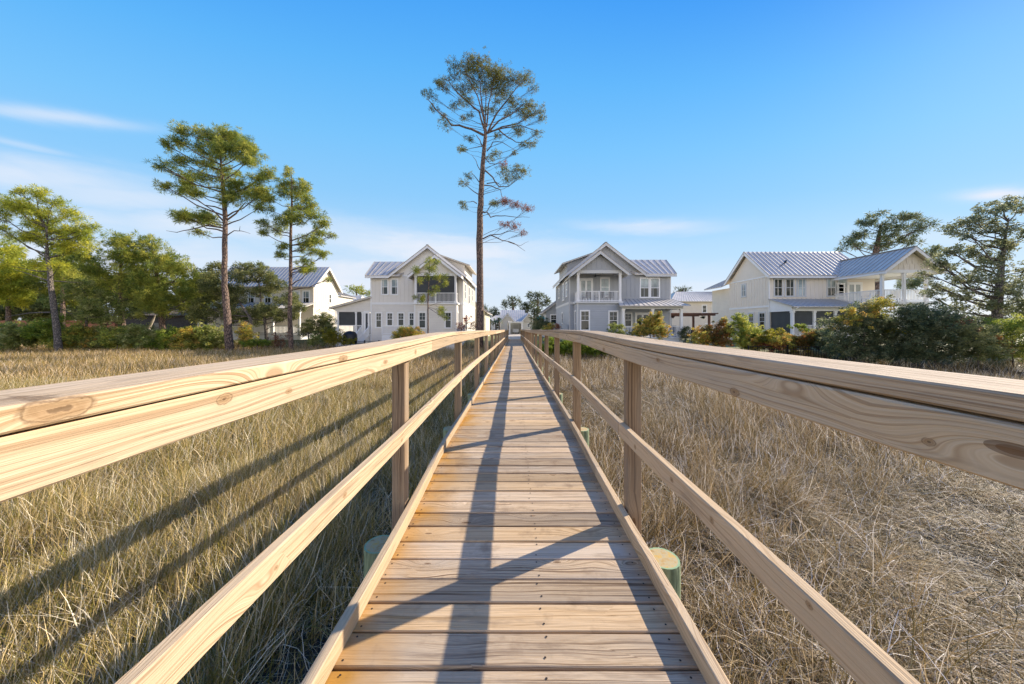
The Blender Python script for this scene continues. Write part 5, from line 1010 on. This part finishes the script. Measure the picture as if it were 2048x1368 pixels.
for xx in (-.88, 1.38):
    for yy in (60, 63): mb = MB(); mb.box(xx-.11,xx+.11,yy-.1,yy+.1,.7,E0+.36); mb.build('post', T2, pg)
for yy in (60, 63): mb = MB(); mb.box(-1.15,1.65,yy-.1,yy+.1,E0+.36,E0+.55); mb.build('beam', T2, pg)
mb = MB()
for q in range(11): x = -1.1+.27*q; mb.box(x-.04,x+.04,59.5,63.5,E0+.552,E0+.7)
mb.build('rafters', T2, pg)
ct = thing('parked_cart', 'small white cart parked under the open bay of the garage', 'golf cart', (.3,66.5,.78))
mb = MB(); mb.box(-.35,.85,66,68.2,1.05,1.45); mb.box(-.35,.85,66,66.5,1.45,1.75); mb.box(-.4,.9,65.9,68.2,2.55,2.62)
for xx in (-.33,.80): mb.box(xx-.02,xx+.02,66,66.05,1.75,2.55); mb.box(xx-.02,xx+.02,68.1,68.15,1.45,2.55)
mb.build('body', M['carwhite'], ct)
for xx in (-.35,.75):
    for yy in (66.4,67.8): mb = MB(); mb.tube([(xx-.02,yy,1.02),(xx+.14,yy,1.02)],[.24,.24],12); mb.build('wheel', M['tyre'], ct)
# brown pergola
pg = thing('pergola', 'dark brown timber pergola between the grey house and the cream house', 'pergola', (16.5, 34, .85))
for xx in (15.9, 19.9):
    for yy in (34, 37): mb = MB(); mb.box(xx-.09,xx+.09,yy-.09,yy+.09,.7,E0+.95); mb.build('post', M['brownwood'], pg)
for yy in (34,37): mb = MB(); mb.box(15.3,20.5,yy-.1,yy+.1,E0+.95,E0+1.1); mb.build('beam', M['brownwood'], pg)
mb = MB()
for q in range(18): x = 15.35+.3*q; mb.box(x-.03,x+.03,33.4,37.6,E0+1.102,E0+1.22)
mb.build('rafters', M['brownwood'], pg)
for x, y, lab in ((16.2,633,'hanging basket of red flowers on the left pergola post'),(19.3,634,'hanging basket with dark leaves near the right pergola post')):
    p = W(VX+x*F/34, y, 34); r_ = thing('hanging_basket', lab, 'hanging basket', tuple(p)); mb = MB(); mb.lathe(p, [(-.15,.08),(0,.2),(.02,.2)], 10); mb.tube([p+Vector((0,0,.02)), p+Vector((0,0,E0+.95-p.z))],[.01,.01],4); mb.build('basket', M['blackmetal'], r_)
    v, t = puffs(np.array([list(p)]*3)+RNG.normal(0,.08,(3,3)), np.full(3,.22), 30, .12, .07, PAL['red'] if 'red' in lab else PAL['hedge'], False, RNG); fast_mesh('flowers', v, len(v)//4, M['leaf'], t, r_)
# cabin, brick wall, planter
cb = thing('cabin', 'dark weathered board cabin with brown roof behind the pines on the left', 'cabin', (-45,42,.85))
mb = MB(); mb.box(-49.5,-40,42,48,.5,E0+1.3)
for q in range(9): mb.box(-49.5,-40,41.97,42,.9+q*.34,.9+q*.34+.27)
mb.build('wall', M['cabin'], cb); mb = MB(); mb.slab([(-50,41.4,E0+1.25),(-39.5,41.4,E0+1.25),(-39.5,45,E0+2.6),(-50,45,E0+2.6)],.12); mb.slab([(-39.5,48.6,E0+1.25),(-50,48.6,E0+1.25),(-50,45,E0+2.6),(-39.5,45,E0+2.6)],.12); mb.build('roof', M['shingle'], cb)
window(cb, Vector((-45.6,41.97,E0-.9)), UX, -UY, 1.0, 1.2, M['cabin'], 'glass')
bwall = MB(); bwall.box(-75,-50.5,42,42.3,.5,E0+.45); bwall.box(-75,-50.5,41.95,42.35,E0+.45,E0+.55); o = bwall.build('brick_wall', M['brick'], origin=(-62,42,.85)); tag(o, 'low red brick garden wall glimpsed through the trees on the far left', 'garden wall')
bo = thing('brick_oven', 'small brick outdoor oven left of the dark cabin', 'brick oven', (-39.5,33.5,.85))
mb = MB(); mb.box(-41,-38.6,33,34,.5,1.75); mb.build('base', M['brick'], bo); mb = MB(); mb.tube([(-40.2,33.5,1.75),(-40.2,33.5,2.1),(-40.2,33.5,2.3)],[.5,.42,.1],12); mb.build('dome', M['brick'], bo); mb = MB(); mb.box(-39.6,-39.0,32.98,33.0,.95,1.5); mb.build('opening', M['dark'], bo)
# low cream planter box near oaks
pb = MB(); pb.box(-32.3,-30.6,32.4,33.2,.6,1.65); pb.box(-32.4,-30.5,32.3,33.3,1.65,1.72); o = pb.build('planter_box', simple('tan_planter', (.5,.36,.22), .8, 0, .2, 5), origin=(-31.4,32.8,.85)); tag(o, 'tan planter box between the cabin and the cream gabled house', 'planter')
# covered grill
p = W(700, 668, 30.8); gr = thing('covered_grill', 'domed grill under a black cover beside the left porch steps', 'grill', (p.x,30.8,.85)); mb = MB()
prof = [(-.1,.60),(.35,.62),(.75,.60),(.95,.48),(1.06,.30),(1.10,.05)]; mb.tube([(p.x,30.8,.85+z) for z, r in prof],[r for z, r in prof],18); mb.build('cover', M['blackmetal'], gr, smooth=True)
# umbrella
p = W(1081, 631, 40); um = thing('patio_umbrella', 'teal patio umbrella above the dark green round bush', 'umbrella', (p.x,40,.85)); mb = MB(); mb.tube([p+Vector((0,0,-.45)),p+Vector((0,0,-.22)),p],[.62,.45,.03],8); mb.build('canopy', M['teal'], um); mb = MB(); mb.tube([(p.x,40,.85),(p.x,40,p.z-.05)],[.025,.025],6); mb.build('pole', M['white_paint'], um)
# dark metal fences
def fence(lab, pts, h=1.1, group=None):
    P = [Vector((x,y,ground_z(x,y))) for x, y in pts]; t = thing('metal_fence', lab, 'fence', tuple(P[0])); rails = MB(); pk = MB()
    for a, b in zip(P, P[1:]):
        L = (b-a).length; k = max(1, int(L/1.8+.5))
        for i in range(k):
            c = a.lerp(b, i/k); mb = MB(); mb.box(c.x-.035,c.x+.035,c.y-.035,c.y+.035,c.z-.1,c.z+h+.06); mb.box(c.x-.045,c.x+.045,c.y-.045,c.y+.045,c.z+h+.06,c.z+h+.10); mb.build('post', M['blackmetal'], t)
        for zz in (.12, h-.18, h): rails.bar(a+Vector((0,0,zz)), b+Vector((0,0,zz)), .03, .03)
        for i in range(int(L/.12)): c = a.lerp(b, i/int(L/.12)); pk.box(c.x-.009,c.x+.009,c.y-.009,c.y+.009,c.z+.08,c.z+h-.002)
    rails.build('rail', M['blackmetal'], t); pk.build('pickets', M['blackmetal'], t)
fence('black metal picket fence between the marsh pines and the covered grill', [(-27.5,33.6),(-17.5,33.6)], 1.15)
fence('black metal fence in front of the left white house', [(-15.5,31.4),(-12.8,31.4),(-11.3,31.9)], .95)
fence('black metal picket fence under the bushes on the right', [(15.2,21.6),(20.6,18.9)], 1.1)
fence('black metal fence behind the orange bush beside the brown pergola', [(14.9,31.5),(20.5,31.5)], 1.1)
fence('low metal railing glimpsed right of the palms', [(-3.6,58),(-1.3,58)], 1.0)
# ---------------------------------------------------------------- sky, sun, camera
cam = bpy.data.cameras.new('camera'); co = link(bpy.data.objects.new('camera', cam)); SC.camera = co
cam.sensor_width = 36; cam.lens = 36*F/2048; cam.clip_start = .03; cam.clip_end = 4000
co.location = (0, 0, EYE); co.rotation_euler = (math.radians(90), 0, 0)
cam.shift_x = -(VX-1024)/2048; cam.shift_y = -(684-HY)/2048
EL = math.radians(28.9); AZ = math.radians(60.6)            # azimuth from +Y towards +X
sd = Vector((math.sin(AZ)*math.cos(EL), math.cos(AZ)*math.cos(EL), math.sin(EL)))
sun = bpy.data.lights.new('sun', 'SUN'); so = link(bpy.data.objects.new('sun', sun)); sun.energy = 5.0; sun.angle = math.radians(.5); sun.color = (1, .88, .72)
so.rotation_euler = sd.to_track_quat('Z', 'Y').to_euler(); so.location = sd*50
w = bpy.data.worlds.new('World'); SC.world = w; w.use_nodes = True; nt = w.node_tree; L = nt.links.new
bgn = nt.nodes['Background']; sky = nt.nodes.new('ShaderNodeTexSky'); sky.sky_type = 'NISHITA'; sky.sun_disc = False; sky.sun_elevation = EL; sky.sun_rotation = AZ
sky.air_density = 1.0; sky.dust_density = .6; sky.ozone_density = 2.2; sky.altitude = 0
SKYS = .12
tc = nd(nt, 'ShaderNodeTexCoord'); s = nd(nt, 'ShaderNodeSeparateXYZ'); L(tc.outputs['Generated'], s.inputs[0])
azn = math_(nt,'ARCTAN2', s.outputs[0], s.outputs[1]); eln = math_(nt,'ARCSINE', s.outputs[2])
wn = noise(nt, vec(nt, math_(nt,'MULTIPLY',azn,5), 0, math_(nt,'MULTIPLY',eln,22)), 1.0, 6, .6, .5)
wf = noise(nt, vec(nt, math_(nt,'MULTIPLY',azn,2.2), 7, math_(nt,'MULTIPLY',eln,9)), 1.0, 5, .6, .3)
cov = None
# cirrus streaks: (azimuth, elevation) read off the photo, half length, half thickness, tilt, strength
for (cx, cy, hl, ht, tl, am) in ((110,232,190,11,.13,.55),(50,292,100,7,.22,.45),(60,355,330,34,.12,.65),(260,395,300,22,.1,.55),(480,460,420,30,.05,.75),(900,500,300,28,.06,.85),(230,515,420,46,0,.85),(700,555,520,40,0,.9),(1290,455,120,12,0,.75),(1380,590,320,36,0,.5),(1995,390,80,12,-.03,.9),(1880,470,170,26,0,.45),(1130,560,260,30,0,.55)):
    az0 = math.atan((cx-VX)/F); el0 = math.atan((HY-cy)/F*math.cos(az0)); x2 = cx+20; azb = math.atan((x2-VX)/F); elb = math.atan((HY-cy-tl*20)/F*math.cos(azb)); slp = (elb-el0)/(azb-az0); c2_ = math.cos(az0)**2; la = hl/F*c2_; le = ht/F*math.cos(az0)
    a_ = math_(nt,'MULTIPLY', math_(nt,'SUBTRACT', azn, az0), 1/la); dz_ = math_(nt,'SUBTRACT', math_(nt,'SUBTRACT', eln, el0), math_(nt,'MULTIPLY', math_(nt,'SUBTRACT', azn, az0), slp))
    e_ = math_(nt,'ADD', math_(nt,'MULTIPLY', dz_, 1/le), math_(nt,'MULTIPLY', math_(nt,'SUBTRACT', wn, .5), 2.2))
    g_ = math_(nt,'MULTIPLY', math_(nt,'EXPONENT', math_(nt,'MULTIPLY', math_(nt,'ADD', math_(nt,'MULTIPLY',a_,a_), math_(nt,'MULTIPLY',e_,e_)), -1.0)), am)
    cov = g_ if cov is None else math_(nt,'MAXIMUM', cov, g_)
cov = math_(nt,'MULTIPLY', math_(nt,'MULTIPLY', cov, math_(nt,'ADD', math_(nt,'MULTIPLY', wf, 2.2), -.15, clamp=True)), 1.1, clamp=True)
# unseen broken cloud bank, added behind the camera as bright neutral fill light
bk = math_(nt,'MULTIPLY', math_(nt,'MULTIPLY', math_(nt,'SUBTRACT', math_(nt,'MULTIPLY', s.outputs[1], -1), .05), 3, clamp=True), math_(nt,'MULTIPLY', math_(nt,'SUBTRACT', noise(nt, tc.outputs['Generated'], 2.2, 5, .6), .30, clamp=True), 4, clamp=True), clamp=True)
EX = .74
rp = ramp(nt, [(0,(.80,.86,.95)),(.08,(.69,.81,.95)),(.2,(.46,.72,.98)),(.35,(.28,.62,.99)),(.47,(.195,.57,1)),(.6,(.115,.48,.99)),(.75,(.04,.33,.95)),(1,(.02,.22,.85))]); L(math_(nt,'ADD', s.outputs[2], math_(nt,'MULTIPLY', math_(nt,'MULTIPLY', math_(nt,'ADD', azn, .15), math_(nt,'ADD', azn, .15)), math_(nt,'MULTIPLY', s.outputs[2], .28))), rp.inputs[0])
k_ = 1/(SKYS*2**EX)
base = mix(nt, 1.0, rp.outputs[0], (k_, k_, k_), 'MULTIPLY')
hs = nd(nt, 'ShaderNodeHueSaturation'); hs.inputs['Saturation'].default_value = 1.0; hs.inputs['Value'].default_value = 1.0; L(mix(nt, .05, base, sky.outputs[0]), hs.inputs['Color'])
col = mix(nt, cov, hs.outputs[0], (.83*k_, .88*k_, .98*k_))
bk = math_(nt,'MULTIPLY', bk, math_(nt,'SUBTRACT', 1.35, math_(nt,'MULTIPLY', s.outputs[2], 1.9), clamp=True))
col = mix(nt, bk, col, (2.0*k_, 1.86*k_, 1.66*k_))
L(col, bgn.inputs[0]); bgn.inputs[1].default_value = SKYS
SC.view_settings.view_transform = 'Standard'; SC.view_settings.look = 'None'; SC.view_settings.gamma = 1; SC.view_settings.exposure = EX
SC.render.engine = 'CYCLES'
